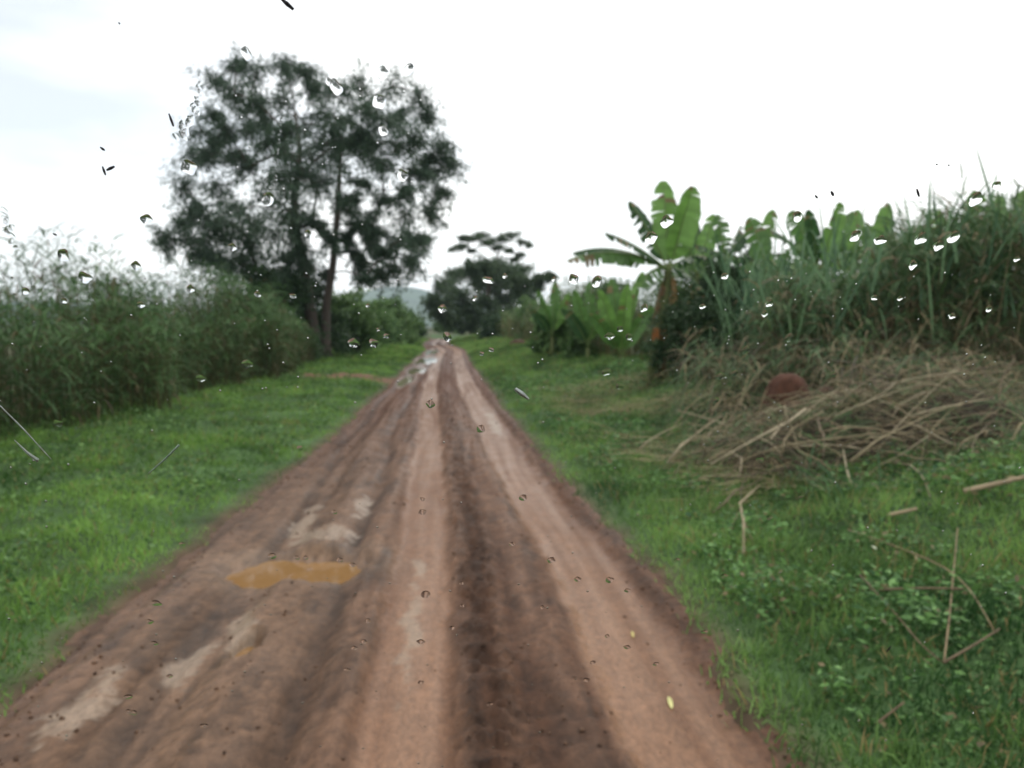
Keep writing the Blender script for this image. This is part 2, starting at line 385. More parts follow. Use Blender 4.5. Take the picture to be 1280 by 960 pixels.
def bare(x, y):                 # side path trodden off to the left and bare earth under the thickets
    return np.maximum(np.exp(-((y - 29 - .15 * (x + 3)) / 1.1) ** 2) * ss(-6.2, -4.5, x) * (x < -1), 0)
bt = np.clip(bare(X, Y) * 1.3, 0, 1)[:, None]
gcol = gcol * (1 - bt) + bt * np.array((.14, .075, .05))
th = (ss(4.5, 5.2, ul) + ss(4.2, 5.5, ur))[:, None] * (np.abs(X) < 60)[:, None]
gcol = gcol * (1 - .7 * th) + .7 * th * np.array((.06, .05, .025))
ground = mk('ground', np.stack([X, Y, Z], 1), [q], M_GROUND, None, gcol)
tag(ground, 'green grassy ground on both sides of the road', 'ground', kind='structure')

# far hills
hx = np.linspace(-2600, 1500, 150); hy = np.linspace(0, 1, 18)
X = np.tile(hx, 18); T = np.repeat(hy, 150)
ridge = 142 * np.exp(-((hx + 215) / 300) ** 2) + 100 * np.exp(-((hx + 1500) / 500) ** 2) + 46 * np.exp(-((hx - 300) / 500) ** 2) + 22 * (fbm(hx * .006, hx * 0 + 3, 4) - .5)
Z = np.tile(ridge, 18) * np.sin(np.clip(T, 0, 1) * math.pi) ** .8 + 30 * (fbm(X * .01, T * 9, 4) - .5) * np.sin(T * math.pi) - 2
i0 = (np.arange(17)[:, None] * 150 + np.arange(149)[None]).ravel()
hc = mixc((.045, .075, .03), (.09, .12, .05), fbm(X * .02, T * 20, 4))
ob = mk('hill', np.stack([X, 2500 + T * 1400, Z], 1), [np.stack([i0, i0 + 1, i0 + 151, i0 + 150], 1)], M_HILL, None, hc)
tag(ob, 'distant blue wooded hill beyond the end of the road', 'hill', kind='structure')

# ------------------------------------------------------------------ grass on the verges (stuff)
def grass_field(name, side, n, umax, hfac, label, y0=2.4, y1=120, cols=((.034, .085, .014), (.20, .335, .060)), dry=.05, seed=1):
    y = np.exp(U(math.log(y0), math.log(y1), n)); uu = U(-.12, umax, n)
    e = xc(y) + side * (hw(y)) + edge_noise(y, 1 if side < 0 else 2); x = e + side * uu
    pat = fbm(x * 1.1 + seed, y * 1.1, 3)
    keep = (R(n) < ss(-.12, .30, uu + .25 * (pat - .5)) + .04) & (R(n) > 1.2 * bare(x, y)); 
    x, y, uu, pat = x[keep], y[keep], uu[keep], pat[keep]; n = len(x)
    z = H(x, y); d = np.hypot(x, y)
    patchy = fbm(x * 2.0 + 60, y * 1.5 + 4 * seed, 3); tall = .5 * ss(.42, .66, fbm(x * .8 + 9, y * .8 + seed, 3)) + .6 * ss(.5, .72, fbm(x * 3.1 + 9, y * 2.4 + seed, 2))
    ln = hfac * (.045 + .075 * R(n) + .19 * tall * R(n)) * (1 + d * .012) * (.5 + .5 * ss(0, .6, uu))
    wd = np.maximum(.007 + .005 * R(n), d * .0011)
    an = U(0, 2 * math.pi, n); lean = U(.15, .9, n)
    D = np.stack([np.cos(an) * lean, np.sin(an) * lean, np.ones(n)], 1)
    bd = U(.1, .6, n)
    c = mixc(*cols, np.clip(.1 + .5 * R(n) + 1.6 * (fbm(x * .6 + 3 * seed, y * .45, 3) - .45) + .9 * (pat - .5) + .55 * (tall - .4) + .9 * (patchy - .5) + .12, 0, 1))
    dr_ = R(n) < dry + .10 * ss(.55, .7, fbm(x * 1.7 + 3, y * 1.7 + 8, 3)); c[dr_] = mixc((.18, .15, .06), (.30, .23, .10), R(dr_.sum()))
    mb = MB()
    for sel, sg in ((y < 13, 2), (y >= 13, 1)):
        V, F, k = blades(np.stack([x, y, z - .012], 1)[sel], D[sel], ln[sel], wd[sel], bd[sel], sg); mb.add(V, F, np.repeat(c[sel], k, 0))
    ob = mb.build(name, M_GRASS); tag(ob, label, 'grass', kind='stuff'); return ob
grass_field('grass', -1, 202000, 6.2, .9, 'short lush green grass on the verge under the tall thicket')
grass_field('grass', 1, 197000, 7.0, 1.35, 'rough green grass on the bank beside the brush pile', seed=5, cols=((.030, .078, .018), (.19, .305, .066)), dry=.06)

# broad-leaved weeds on the near bank
def weeds(name, n, label):
    y = np.exp(U(math.log(2.6), math.log(26), n)); uu = U(.35, 6.6, n)
    x = xc(y) + hw(y) + uu; pat = fbm(x * 1.5 + 20, y * 1.5, 3)
    keep = R(n) < .18 + ss(.36, .62, pat); x, y, pat = x[keep], y[keep], pat[keep]; n = len(x)
    z = H(x, y) + (.02 + .26 * R(n) ** 1.3 * ss(.4, .65, pat)) * (.6 + .6 * R(n))
    an = U(0, 2 * math.pi, n); D = np.stack([np.cos(an), np.sin(an), U(-.35, .6, n)], 1)
    ln = U(.02, .07, n) * (1 + .03 * y); V, F, k = rhombs(np.stack([x, y, z], 1), D, ln, ln * U(.2, .55, n))
    c = mixc((.030, .082, .024), (.17, .31, .075), np.clip(R(n) ** 1.3 + .9 * (fbm(x * .9, y * .9 + 40, 3) - .5), 0, 1)); br_ = R(n) < .07; c[br_] = mixc((.12, .09, .05), (.28, .22, .12), R(br_.sum()))
    ob = mk(name, V, F, M_LEAF, None, np.repeat(c, k, 0)); tag(ob, label, 'weeds', kind='stuff')
weeds('weeds', 120000, 'low broad-leaved green weeds spread over the near bank')

def verge_weeds(n):
    y = np.exp(U(math.log(3.5), math.log(40), n)); x = xc(y) - hw(y) - U(.3, 5.6, n); pat = fbm(x * 1.2 + 70, y * .9, 3)
    kp = R(n) < .08 + ss(.5, .68, pat); x, y, pat = x[kp], y[kp], pat[kp]; n = len(x); z = H(x, y) + .02 + .16 * R(n)
    an = U(0, 2 * math.pi, n); D = np.stack([np.cos(an), np.sin(an), U(-.35, .6, n)], 1); ln = U(.02, .06, n) * (1 + .035 * y)
    V, F, k = rhombs(np.stack([x, y, z], 1), D, ln, ln * U(.25, .6, n)); c = mixc((.025, .07, .018), (.17, .29, .065), R(n) ** 1.2)
    tag(mk('weeds', V, F, M_LEAF, None, np.repeat(c, k, 0)), 'small leafy weeds mixed into the verge below the elephant grass', 'weeds', kind='stuff')
verge_weeds(70000)

# ------------------------------------------------------------------ tall grass thickets (stuff)
def thicket(name, xs, y, hgt, nleaf, label, green, brown, wleaf=.026, lleaf=.85, plume=.1, dead=.25):
    """stalks at xs,y with heights; leaves arching from them"""
    n = len(xs); z = H(xs, y); mb = MB()
    lean = np.stack([U(-.16, .16, n), U(-.16, .12, n), np.ones(n)], 1)
    c = mixc(green[0], brown[1], U(.1, .8, n))
    d = np.hypot(xs, y)
    V, F, k = ribbons(np.stack([xs, y, z - .05], 1), lean, hgt * .90, np.maximum(.014, d * .0008), U(0, .12, n), 3, side=np.tile((1., 0, 0), (n, 1)), prof=lambda t: 1 - .6 * t)
    mb.add(V, F, np.repeat(c, k, 0))
    i = np.repeat(np.arange(n), nleaf); m_ = len(i)
    t = U(.04, 1.0, m_) ** .68
    P = np.stack([xs[i], y[i], z[i]], 1) + unit(lean)[i] * (hgt[i] * t)[:, None]
    an = U(0, 2 * math.pi, m_); up = U(.2, 1.3, m_) + .35 * (t > .75)
    D = np.stack([np.cos(an), np.sin(an), up], 1)
    ln = lleaf * U(.5, 1.15, m_) * (1.05 - .3 * t); wd = np.maximum(wleaf * U(.6, 1.3, m_), d[i] * .0009)
    V, F, k = ribbons(P, D, ln, wd, U(.25, 1.0, m_), 4)
    dd = R(m_) < dead * (1.35 - t) + .03
    c = mixc(green[0], green[1], np.clip(.2 + .55 * R(m_) + .45 * (fbm(xs[i] * .5, y[i] * .5 + t * 3, 3) - .5) * 2, 0, 1))
    c[dd] = mixc(brown[0], brown[1], R(dd.sum()))
    mb.add(V, F, np.repeat(c, k, 0))
    pl = R(n) < plume
    if pl.any():                 # feathery seed heads
        j = np.repeat(np.nonzero(pl)[0], 26); m2 = len(j); tt = U(0, 1, m2)
        P = np.stack([xs[j], y[j], z[j]], 1) + unit(lean)[j] * (hgt[j] * (.95 + .14 * tt))[:, None]
        an = U(0, 2 * math.pi, m2); D = np.stack([np.cos(an) * .5, np.sin(an) * .5, np.ones(m2)], 1)
        V, F, k = ribbons(P, D, U(.12, .3, m2), np.full(m2, .011), U(0, .5, m2), 2)
        mb.add(V, F, np.repeat(mixc((.14, .17, .08), (.26, .25, .14), R(m2)), k, 0))
    ob = mb.build(name, M_CANE); tag(ob, label, 'tall grass', kind='stuff'); return ob
G1 = ((.022, .058, .018), (.115, .200, .058)); B1 = ((.050, .036, .020), (.17, .13, .07))
n = 2900
y = U(7.5, 40, n); dpt = R(n) ** 1.7 * 3.6
x = xc(y) - hw(y) - 4.0 - dpt - 1.8 * (fbm(y * .42, y * 0 + 1, 3) - .5) - .9 * ss(33, 40, y)
h = (3.0 + .22 * R(n) + 2.3 * (fbm(x * .55, y * .5, 3) - .5) + .3 * ss(12, 8, y)) * (.55 + .45 * ss(0, 1.3, dpt)) * (1 - .2 * ss(30, 40, y))
thicket('elephant_grass', x, y, h, 11, 'dense dark green wall of tall elephant grass along the verge', G1, B1, wleaf=.040, lleaf=.70, dead=.2, plume=.0)
n = 900
y = U(12.6, 18, n); x = 5.3 + (y - 12.6) * .35 + R(n) ** 1.2 * 6.5
h = (1.5 + .6 * R(n) + 1.6 * (fbm(x * .9, y * .9, 3) - .5)) + 1.5 * ss(6.3, 9.0, x - (y - 13) * .5)
thicket('cane_grass', x, y, h, 15, 'tangle of tall green and straw coloured cane grass behind the brush pile', ((.035, .072, .024), (.15, .235, .075)), ((.07, .05, .03), (.30, .24, .14)), wleaf=.05, lleaf=1.15, plume=.03, dead=.3)
n = 1250
y = np.exp(U(math.log(30), math.log(85), n)); x = xc(y) + hw(y) + 4.8 + R(n) ** 1.5 * 5
h = 2.5 + .8 * R(n) + 2.4 * (fbm(x * .35, y * .16, 3) - .5)
thicket('roadside_scrub', x, y, h, 11, 'olive and straw brown scrub in front of the spreading far tree', ((.038, .072, .02), (.13, .20, .06)), ((.08, .06, .034), (.24, .19, .10)), wleaf=.05, lleaf=1.0, plume=.05, dead=.2)

# ------------------------------------------------------------------ trees and shrubs
def make_tree(name, label, cat, base, stems, clumps, leaf, cols, tw=9, lpt=60, flat=.75, droop=.3, r0=.05, bark=(.075, .062, .052), group=None, twr=.012, trunk_name='trunk', seed=0):
    """stems: list of (path, radii). clumps: list of (centre, radius). Limbs grow from the stems to each clump."""
    root = empty(name, tuple(base)); tag(root, label, cat, group)
    nodes = []; par = []; own = []; isclump = []
    tm = MB()
    for path, radii in stems:
        P = np.asarray(path, float); tt = np.linspace(0, 1, len(P)); t2 = np.linspace(0, 1, len(P) * 4)
        Q = np.stack([np.interp(t2, tt, P[:, k]) for k in range(3)], 1); Q += U(-.03, .03, Q.shape) * np.mean(radii)
        rr_ = np.interp(t2, tt, radii); 
        if trunk_name == 'trunk': rr_[0] *= 1.45; rr_[1] *= 1.15
        V, F = tube(Q, rr_, 9); tm.add(V, F, np.array(bark))
        for i_, p_ in enumerate(Q):
            if i_ >= len(Q) * .3: nodes.append(p_); par.append(-1); own.append(-1); isclump.append(0)
    tops = np.array(nodes); c0 = tops.mean(0)
    order = sorted(clumps, key=lambda c: min(np.linalg.norm(tops - np.asarray(c[0]), axis=1)))
    paths = []; ng = 0
    for cpos, r in order:
        cpos = np.asarray(cpos, float); A = np.array(nodes); dv = cpos - A
        cost = np.linalg.norm(dv, axis=1) + .6 * np.maximum(0, -dv[:, 2])
        j = int(np.argmin(cost)); L_ = np.linalg.norm(cpos - A[j])
        mid_ = (A[j] + cpos) / 2 + np.array((0, 0, .10 * L_)) + U(-.08, .08, 3) * L_
        ids = [j]; g = own[j]
        if g < 0: g = ng; ng += 1
        for s_ in (.25, .5, .75, 1):
            p_ = (1 - s_) ** 2 * A[j] + 2 * s_ * (1 - s_) * mid_ + s_ * s_ * cpos
            nodes.append(p_); par.append(ids[-1]); own.append(g); isclump.append(1 if s_ == 1 else 0); ids.append(len(nodes) - 1)
        paths.append((ids, g))
    cnt = np.array(isclump, float)
    for i_ in range(len(nodes) - 1, -1, -1):
        if par[i_] >= 0: cnt[par[i_]] += cnt[i_]
    limbs = [MB() for _ in range(ng)]
    for ids, g in paths:
        rr_ = r0 * np.sqrt(np.maximum(cnt[ids], .35)); rr_[0] = min(rr_[0], rr_[1] * 1.15)
        V, F = tube([nodes[k] for k in ids], rr_, 6); limbs[g].add(V, F, np.array(bark))
    # twigs and leaves
    cm = MB()
    P_, D_ = [], []
    cg = {tuple(np.round(nodes[ids[-1]], 3)): g for ids, g in paths}
    for cpos, r in order:
        r = r * 1.18 * random.uniform(.7, 1.25)
        cpos = np.asarray(cpos, float); g = cg[tuple(np.round(cpos, 3))]
        k = max(3, int(tw)); dirs = unit(rng.normal(size=(k, 3))); dirs[:, 2] *= flat
        ends = cpos + dirs * (r * U(.75, 1.35, k))[:, None] * np.array((1, 1, 1)); ends[:, 2] -= droop * r * U(0, 1, k) ** 2 * 2.2
        for e_ in ends:
            st_ = cpos - (e_ - cpos) * .1; mid_ = (st_ + e_) / 2 + np.array((0, 0, .12 * r))
            if twr > 0:
                V, F = tube([st_, mid_, e_], [twr, twr * .8, twr * .4], 3); limbs[g].add(V, F, np.array(bark))
            nl_ = int(lpt * U(.6, 1.4)); s_ = U(.15, 1.12, nl_)[:, None]
            p_ = (1 - s_) ** 2 * st_ + 2 * s_ * (1 - s_) * mid_ + s_ * s_ * e_
            p_ = p_ + rng.normal(size=(nl_, 3)) * r * .18 * np.array((1, 1, .8))
            P_.append(p_); dd_ = unit(e_ - st_) * .6 + rng.normal(size=(nl_, 3)) * .7; dd_[:, 2] -= droop * 1.2; D_.append(dd_)
    P_ = np.concatenate(P_); D_ = np.concatenate(D_); n_ = len(P_)
    ln = leaf[0] * U(.6, 1.3, n_); V, F, k = rhombs(P_, D_, ln, ln * leaf[1] * U(.7, 1.3, n_))
    c = mixc(cols[0], cols[1], np.clip(R(n_) * .8 + .6 * (fbm(P_[:, 0] * .6 + P_[:, 1] * .3, P_[:, 2] * .6, 3) - .4), 0, 1))
    cm.add(V, F, np.repeat(c, k, 0))
    tm.build(trunk_name, M_BARK, root)
    for l_ in limbs: l_.build('limb', M_BARK, root)
    cm.build('crown' if trunk_name == 'trunk' else 'foliage', M_LEAF, root)
    return root

def from_crop(lst, sc, ox, oy, Y0, dep, keepz=None):
    """clumps drawn over the photo, spread through the crown's own depth"""
    A = np.array([(ox + a / sc, oy + b / sc, r / sc) for a, b, r in lst])
    cx, cy = A[:, 0].mean(), A[:, 1].mean(); wx = (A[:, 0].max() - A[:, 0].min()) / 2; wy = (A[:, 1].max() - A[:, 1].min()) / 2
    out_ = []
    for a, b, r in A:
        k = math.sqrt(max(.05, 1 - min(.95, ((a - cx) / wx) ** 2 * .8 + ((b - cy) / wy) ** 2 * .5)))
        dy = random.uniform(-1, 1) * dep * k
        out_.append((atY(a, b, Y0 + dy), r * ppm(Y0 + dy)))
    return out_
random.seed(4)
# the big tree
YB = 43.0
BT = [(300,90,45),(350,110,50),(430,90,45),(480,110,40),(560,150,45),(640,140,45),(720,150,45),(790,170,40),(820,230,40),(860,310,40),(880,355,34),(850,430,45),(790,380,45),
 (700,240,48),(650,220,45),(600,240,50),(540,230,50),(480,250,50),(420,180,45),(350,190,42),(290,175,45),(240,130,38),(232,220,32),(200,270,42),(175,340,45),(150,420,45),(220,335,36),
 (250,420,50),(330,370,45),(385,300,36),(430,330,48),(500,340,60),(570,340,50),(640,330,45),(740,310,42),(700,460,48),(640,410,40),(760,500,45),(830,490,40),(810,560,38),(740,570,42),
 (680,540,34),(725,640,34),(625,520,28),(520,420,55),(450,430,55),(380,450,50),(300,480,50),(200,480,50),(140,520,45),(95,565,40),(170,570,50),(250,560,55),(330,560,50),(400,550,50),
 (460,540,42),(350,640,50),(420,650,40),(620,600,28),(645,670,24),(780,620,30),(310,620,45),(270,640,45),(380,700,40),(500,150,40),(560,260,45),(760,430,38),(600,450,30),(820,375,35),(670,300,35),
 (480,600,38),(440,615,38),(505,520,38),(600,555,30),(555,560,26),(640,625,30),(690,655,28),(590,480,34),(660,500,34),(540,660,22),(770,560,34),(700,600,30),(660,570,26),(240,290,40),(270,260,34),(330,270,36),(300,330,36),(380,240,36),(640,270,38),(690,360,36),(740,220,36),(780,290,36),(830,340,34),(500,640,30),(460,680,26),(250,610,45),(200,600,40),(440,260,40),(530,310,50),(480,380,50),(590,300,45),(410,390,45),(350,520,50),(280,520,45),(220,520,45),(440,490,45)]
def bt(a, b, dy=0): return atY(160 + a / 2.183, 40 + b / 2.183, YB + dy)
gb = bt(525, 885); gb[2] = float(H(gb[0], gb[1]))
st1 = [gb + (-.1, 0, -.2), bt(502, 790), bt(482, 670, -.3), bt(462, 560, -.8), bt(452, 450, -1.0), bt(470, 330, -.6), bt(455, 220, 0)]
st2 = [gb + (.25, .1, -.2), bt(541, 745, .3), bt(560, 630, .7), bt(572, 490, 1.0), bt(577, 390, 1.2), bt(585, 290, 1.0)]
make_tree('roadside_tree', 'tall forked tree with feathery dark crown beside the elephant grass', 'tree', gb,
          [(st1, [.36, .31, .28, .24, .18, .12, .06]), (st2, [.27, .22, .19, .16, .12, .06])], from_crop(BT, 2.183, 160, 40, YB, 5.0),
          (.20, .32), ((.026, .050, .026), (.085, .132, .066)), tw=14, lpt=84, droop=.6, r0=.024, twr=.012)
# spreading tree and the umbrella tree behind it, down the road
def c3(a, b, Y0): return atY(440 + a / 4, 260 + b / 4, Y0)
AT = [(400,470,55),(450,400,55),(520,340,60),(600,305,55),(680,285,55),(760,300,55),(830,320,50),(860,390,55),(780,380,60),(700,370,60),(620,380,60),(540,430,60),(480,490,55),(560,510,60),
 (650,470,60),(740,460,60),(820,450,50),(940,355,34),(990,345,26),(900,390,40),(620,550,50),(720,540,50),(520,565,45),(800,530,45),(440,530,40),(880,460,35),(580,590,40),(770,590,40),(670,330,50)]
YA = 95.0; g0 = c3(705, 640, YA); g0[2] = float(H(g0[0], g0[1]))
make_tree('spreading_tree', 'broad dark spreading tree where the road ends', 'tree', g0,
          [([g0 + (0, 0, -.3), c3(705, 590, YA), c3(690, 520, YA), c3(680, 430, YA), c3(690, 350, YA)], [.45, .38, .32, .25, .12])], from_crop(AT, 4, 440, 260, YA, 6.5),
          (.36, .45), ((.032, .056, .024), (.100, .145, .058)), tw=18, lpt=85, flat=.7, droop=.1, r0=.05, twr=.025)
UT = [(515,203,24),(545,195,28),(580,160,26),(560,150,22),(650,140,32),(620,150,25),(700,170,32),(750,160,32),(800,140,34),(850,170,28),(885,187,18),(740,200,28),(670,180,26),(595,215,16),(790,215,20),(840,235,20),(820,260,20)]
YU = 112.0; g1 = c3(735, 640, YU); g1[2] = float(H(g1[0], g1[1]))
make_tree('umbrella_tree', 'flat-topped umbrella tree with thin airy layers above the spreading tree', 'tree', g1,
          [([g1 + (0, 0, -.3), c3(735, 480, YU), c3(725, 350, YU), c3(715, 280, YU)], [.4, .32, .24, .12])], from_crop(UT, 4, 440, 260, YU, 4.0),
          (.34, .4), ((.04, .065, .03), (.11, .155, .065)), tw=12, lpt=40, flat=.28, droop=0, r0=.035, twr=.02)

def shrub(name, label, px, top, Y0, wpx, cols, leaf=(.16, .55), cat='shrub', group=None, nc=16, lpt=55, basepx=None, bark=(.07, .06, .045), flat=.8, tw=9, xoff=0):
    b = atY(px, 440, Y0); b[2] = float(H(b[0], b[1])); tz = atY(px, top, Y0)[2]; hgt = tz - b[2]; rw = wpx / 2 * ppm(Y0)
    st = []; 
    for k in range(3):
        a_ = U(0, 6.28); e_ = b + np.array((math.cos(a_) * rw * .3, math.sin(a_) * rw * .3, hgt * .6))
        st.append(([b + np.array((.06 * k, 0, -.1)), (b + e_) / 2 + U(-.1, .1, 3), e_], [.05 * hgt / 3, .04 * hgt / 3, .02]))
    cl_ = []
    for k in range(nc):
        a_ = U(0, 6.28); q_ = math.sqrt(R()); zz = U(.12, .92); rr_ = rw * q_ * (1 - .55 * max(0, zz - .45) / .5)
        cl_.append((b + np.array((math.cos(a_) * rr_ * .85, math.sin(a_) * rr_ * .8, hgt * zz)), hgt * .19 * U(.8, 1.25)))
    return make_tree(name, label, cat, b, st, cl_, leaf, cols, tw=tw, lpt=lpt, flat=flat, droop=.15, r0=.012, bark=bark, group=group, twr=.006, trunk_name='stem')
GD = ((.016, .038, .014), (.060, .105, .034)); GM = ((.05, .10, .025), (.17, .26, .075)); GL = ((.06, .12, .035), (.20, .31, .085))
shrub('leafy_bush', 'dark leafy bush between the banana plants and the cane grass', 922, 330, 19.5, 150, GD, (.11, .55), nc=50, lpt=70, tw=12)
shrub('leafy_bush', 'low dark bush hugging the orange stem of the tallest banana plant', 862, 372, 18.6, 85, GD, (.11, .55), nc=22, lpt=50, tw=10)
shrub('leafy_bush', 'dark bush at the foot of the tall forked tree', 345, 330, 41, 110, GD, (.22, .5), nc=26)
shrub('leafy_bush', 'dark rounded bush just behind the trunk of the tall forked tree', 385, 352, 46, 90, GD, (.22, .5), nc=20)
for i, (px, tp, Y0, wp, lb, cc) in enumerate([
        (432, 366, 54, 70, 'pale green bush next to the forked tree trunk', GM), (468, 374, 62, 60, 'second bush past the forked tree trunk', GL),
        (492, 377, 74, 52, 'third bush past the forked tree trunk', GM), (506, 391, 88, 40, 'fourth bush past the forked tree trunk, near the road end', GM),
        (488, 374, 118, 36, 'dark round tree top behind the verge bushes', GD), (519, 400, 120, 30, 'dark low bush where the verge meets the road end', GD),
        (552, 403, 150, 40, 'small green bush closing the end of the road', GM), (578, 404, 140, 50, 'low bush under the edge of the spreading tree', GM),
        (622, 395, 88, 70, 'green bush at the foot of the spreading tree', GD), (448, 385, 50, 55, 'low loose bush under the overhanging branches of the forked tree', GM),
        (668, 380, 70, 60, 'bush between the spreading tree and the banana plants', GM), (716, 372, 52, 60, 'leafy bush behind the young banana plants', GM), (690, 382, 40, 70, 'loose green bush in front of the far scrub', GL), (745, 395, 34, 60, 'low green bush between the two young banana plants', GM)]):
    shrub('roadside_bush', lb, px, tp, Y0, wp, cc, (.30 if Y0 < 80 else .4, .5), nc=18, lpt=34, cat='bush', group='bushes along the far verges')

for i, (px, tp, Y0, wp) in enumerate([(765, 350, 36, 90), (862, 316, 30, 100), (940, 322, 25, 90), (1010, 318, 22, 95), (1085, 322, 21, 100), (1160, 312, 19, 100)]):
    shrub('backing_bush', ['green bush behind the young banana plant with light leaves', 'green bush behind the tallest banana plant', 'dark green bush backing the ragged banana plant', 'green bush behind the banana fan of thin leaves', 'dark bush behind the banana plant with one broad upright leaf', 'green bush between the two banana plants in the cane grass'][i], px, tp, Y0, wp, GM if i % 2 else ((.03, .065, .02), (.10, .17, .05)), (.20, .4), nc=22, lpt=36, cat='bush', group='bushes behind the banana plants')
for i, (px, tp, Y0, wp) in enumerate([(150, 345, 19, 110), (300, 335, 27, 90)]):
    shrub('thicket_bush', ['wide leafy bush in the middle of the elephant grass', 'smaller leafy bush at the end of the elephant grass by the forked tree'][i], px, tp, Y0, wp, ((.020, .050, .016), (.10, .17, .045)), (.13, .3), nc=22, lpt=40, cat='bush', group='bushes in the elephant grass')
# woods far off that read as one band
mb = MB()
n = 14000; x = U(-260, 260, n); y = 230 + U(0, 60, n) + 0 * x; zt = 5 + 5 * fbm(x * .06, y * .02, 3)
z = R(n) ** .8 * zt; ln = U(.7, 1.6, n)
V, F, k = rhombs(np.stack([x, y, z], 1), rng.normal(size=(n, 3)), ln, ln * .6)
mb.add(V, F, np.repeat(mixc((.03, .055, .02), (.075, .11, .04), np.clip(R(n) * .6 + z / 14, 0, 1)), k, 0))
tag(mb.build('treeline', M_LEAF), 'low green band of far woodland at the horizon', 'treeline', kind='stuff')

# ------------------------------------------------------------------ banana plants
def banana_leaf(P0, P1, sag, width, col, roll, tears, seed, parent):
    """midrib from P0 to P1 arching; the blade is two rows of strips, torn apart here and there"""
    rs = np.random.default_rng(seed); Ln = np.linalg.norm(P1 - P0)
    ctrl = (P0 + P1) / 2 + np.array((0, 0, sag * Ln)); nseg = 20
    t = np.linspace(0, 1, nseg + 1)[:, None]; Pc = (1 - t) ** 2 * P0 + 2 * t * (1 - t) * ctrl + t * t * P1
    T = unit(np.gradient(Pc, axis=0)); upv = np.array((0, 0, 1.0))
    s0 = np.cross(T, upv)
    if abs(P1[2] - P0[2]) > .72 * Ln: s0 = np.array((1., .15, 0)) - T * (T @ np.array((1., .15, 0)))[:, None]
    s0 = unit(s0)
    nrm = unit(np.cross(s0, T)); sd_ = s0 * math.cos(roll) + nrm * math.sin(roll); nr = unit(np.cross(sd_, T))
    tt = t[:, 0]; prof = np.clip((tt - .10) / .18, 0, 1) ** .7 * np.sqrt(np.clip(1 - ((tt - .45) / .56) ** 3 * (tt > .45), 0, 1)); prof[-1] = .25; width = width * 1.05; tears = tears * 1.3 + .10
    mb = MB()
    for sg in (-1, 1):
        droop_ = .25; k = 0
        for i in range(2, nseg):
            if rs.random() < tears: droop_ = rs.uniform(.0, 1.15); gap = .45
            else: gap = 0.0
            wa, wb = prof[i] * width / 2, prof[i + 1] * width / 2
            jag = 1 - .12 * rs.random() if tears > .1 else 1
            def edge(j, w_, f): 
                return Pc[j] + (sd_[j] * sg * math.cos(droop_) - nr[j] * math.sin(droop_) * np.sign(nr[j][2] + .01)) * w_ * f
            A, B = Pc[i], Pc[i + 1]; a1, b1 = edge(i, wa, .55), edge(i + 1, wb, .55)
            a2, b2 = edge(i, wa, 1.0 * jag), edge(i + 1, wb, 1.0 * jag)
            a1 = a1 * (1 - gap * .3) + b1 * gap * .3; a2 = a2 * (1 - gap) + b2 * gap
            a2[2] -= wa * .12; b2[2] -= wb * .12
            cc = np.array(col) * (.8 + .4 * rs.random()); cc = cc if rs.random() > tears * .35 or i < 12 else np.array((.17, .13, .06))
            mb.add([A, B, b1, a1, b2, a2], [np.array([(0, 1, 2, 3), (3, 2, 4, 5)])], cc)
    lf = mb.build('leaf', M_BANANA, parent)
    V, F = tube(Pc, np.linspace(.032, .006, nseg + 1) * (Ln / 2) ** .5, 5); m2 = MB(); m2.add(V, F, np.array((.16, .24, .07)))
    mr_ = m2.build('midrib', M_BANANA); mr_.parent = lf; mr_.matrix_parent_inverse = lf.matrix_world.inverted()
    mr_.parent = lf; mr_.matrix_parent_inverse = Matrix.Identity(4)
    return lf
_ls = [100]
def banana(label, Y0, base_px, crown_pt, leaves, stem_r=.13, stemcol=(.10, .12, .045), sheath=False):
    cr = atY(*crown_pt, Y0); b = atY(base_px, 450, Y0); b[2] = float(H(b[0], b[1]))
    root = empty('banana_plant', tuple(b)); tag(root, label, 'banana plant', 'banana plants on the bank')
    mb = MB(); P = [b + (0, 0, -.1), b * .66 + cr * .34, b * .33 + cr * .67, cr, cr + (0, 0, .15)]
    V, F = tube(P, [stem_r * 1.2, stem_r, stem_r * .85, stem_r * .6, stem_r * .35], 9); mb.add(V, F, np.array(stemcol)); mb.build('pseudostem', M_STALK, root)
    if sheath:
        for k in range(5):
            m2 = MB(); a_ = k * 1.257; o_ = np.array((math.cos(a_), math.sin(a_), 0)) * stem_r
            top_ = b * .45 + cr * .55; n_ = 1
            V, F, kk = ribbons((b * .52 + cr * .48 + o_ * 1.08)[None], np.array([(0.05 * math.cos(a_), .05 * math.sin(a_), -1)]), np.array([.9 + .15 * (k % 3)]), np.array([.19]), np.array([.02]), 5, side=np.array([(-math.sin(a_), math.cos(a_), 0)]), prof=lambda t: .9 + .3 * math.sin(5 * t))
            m2.add(V, F, np.array((.30, .12, .035) if k % 2 else (.22, .12, .05))); ob = m2.build('dry_sheath', M_CANE, root); ob['label'] = 'orange brown dry leaf sheath on the stem'
    for (tx, ty, dy, sag, wd, roll, col, tears) in leaves:
        _ls[0] += 1; st_ = cr + U(-.05, .05, 3)
        banana_leaf(st_, atY(tx, ty, Y0 + dy), sag, wd, col, roll, tears, _ls[0], root)
    # hanging dead leaves
    for k in range(2 if stem_r > .105 else 0):
        _ls[0] += 1; a_ = U(0, 6.28); e_ = cr + np.array((math.cos(a_) * .45, math.sin(a_) * .45, -1.2 - .4 * R()))
        l_ = banana_leaf(cr - (0, 0, .1), e_, .45, .3, (.20, .13, .06), .4, .4, _ls[0], root); l_['label'] = 'dead brown leaf hanging from the stem'
    return root
BL = (.13, .26, .055); BM = (.085, .18, .045); BD = (.035, .085, .028)
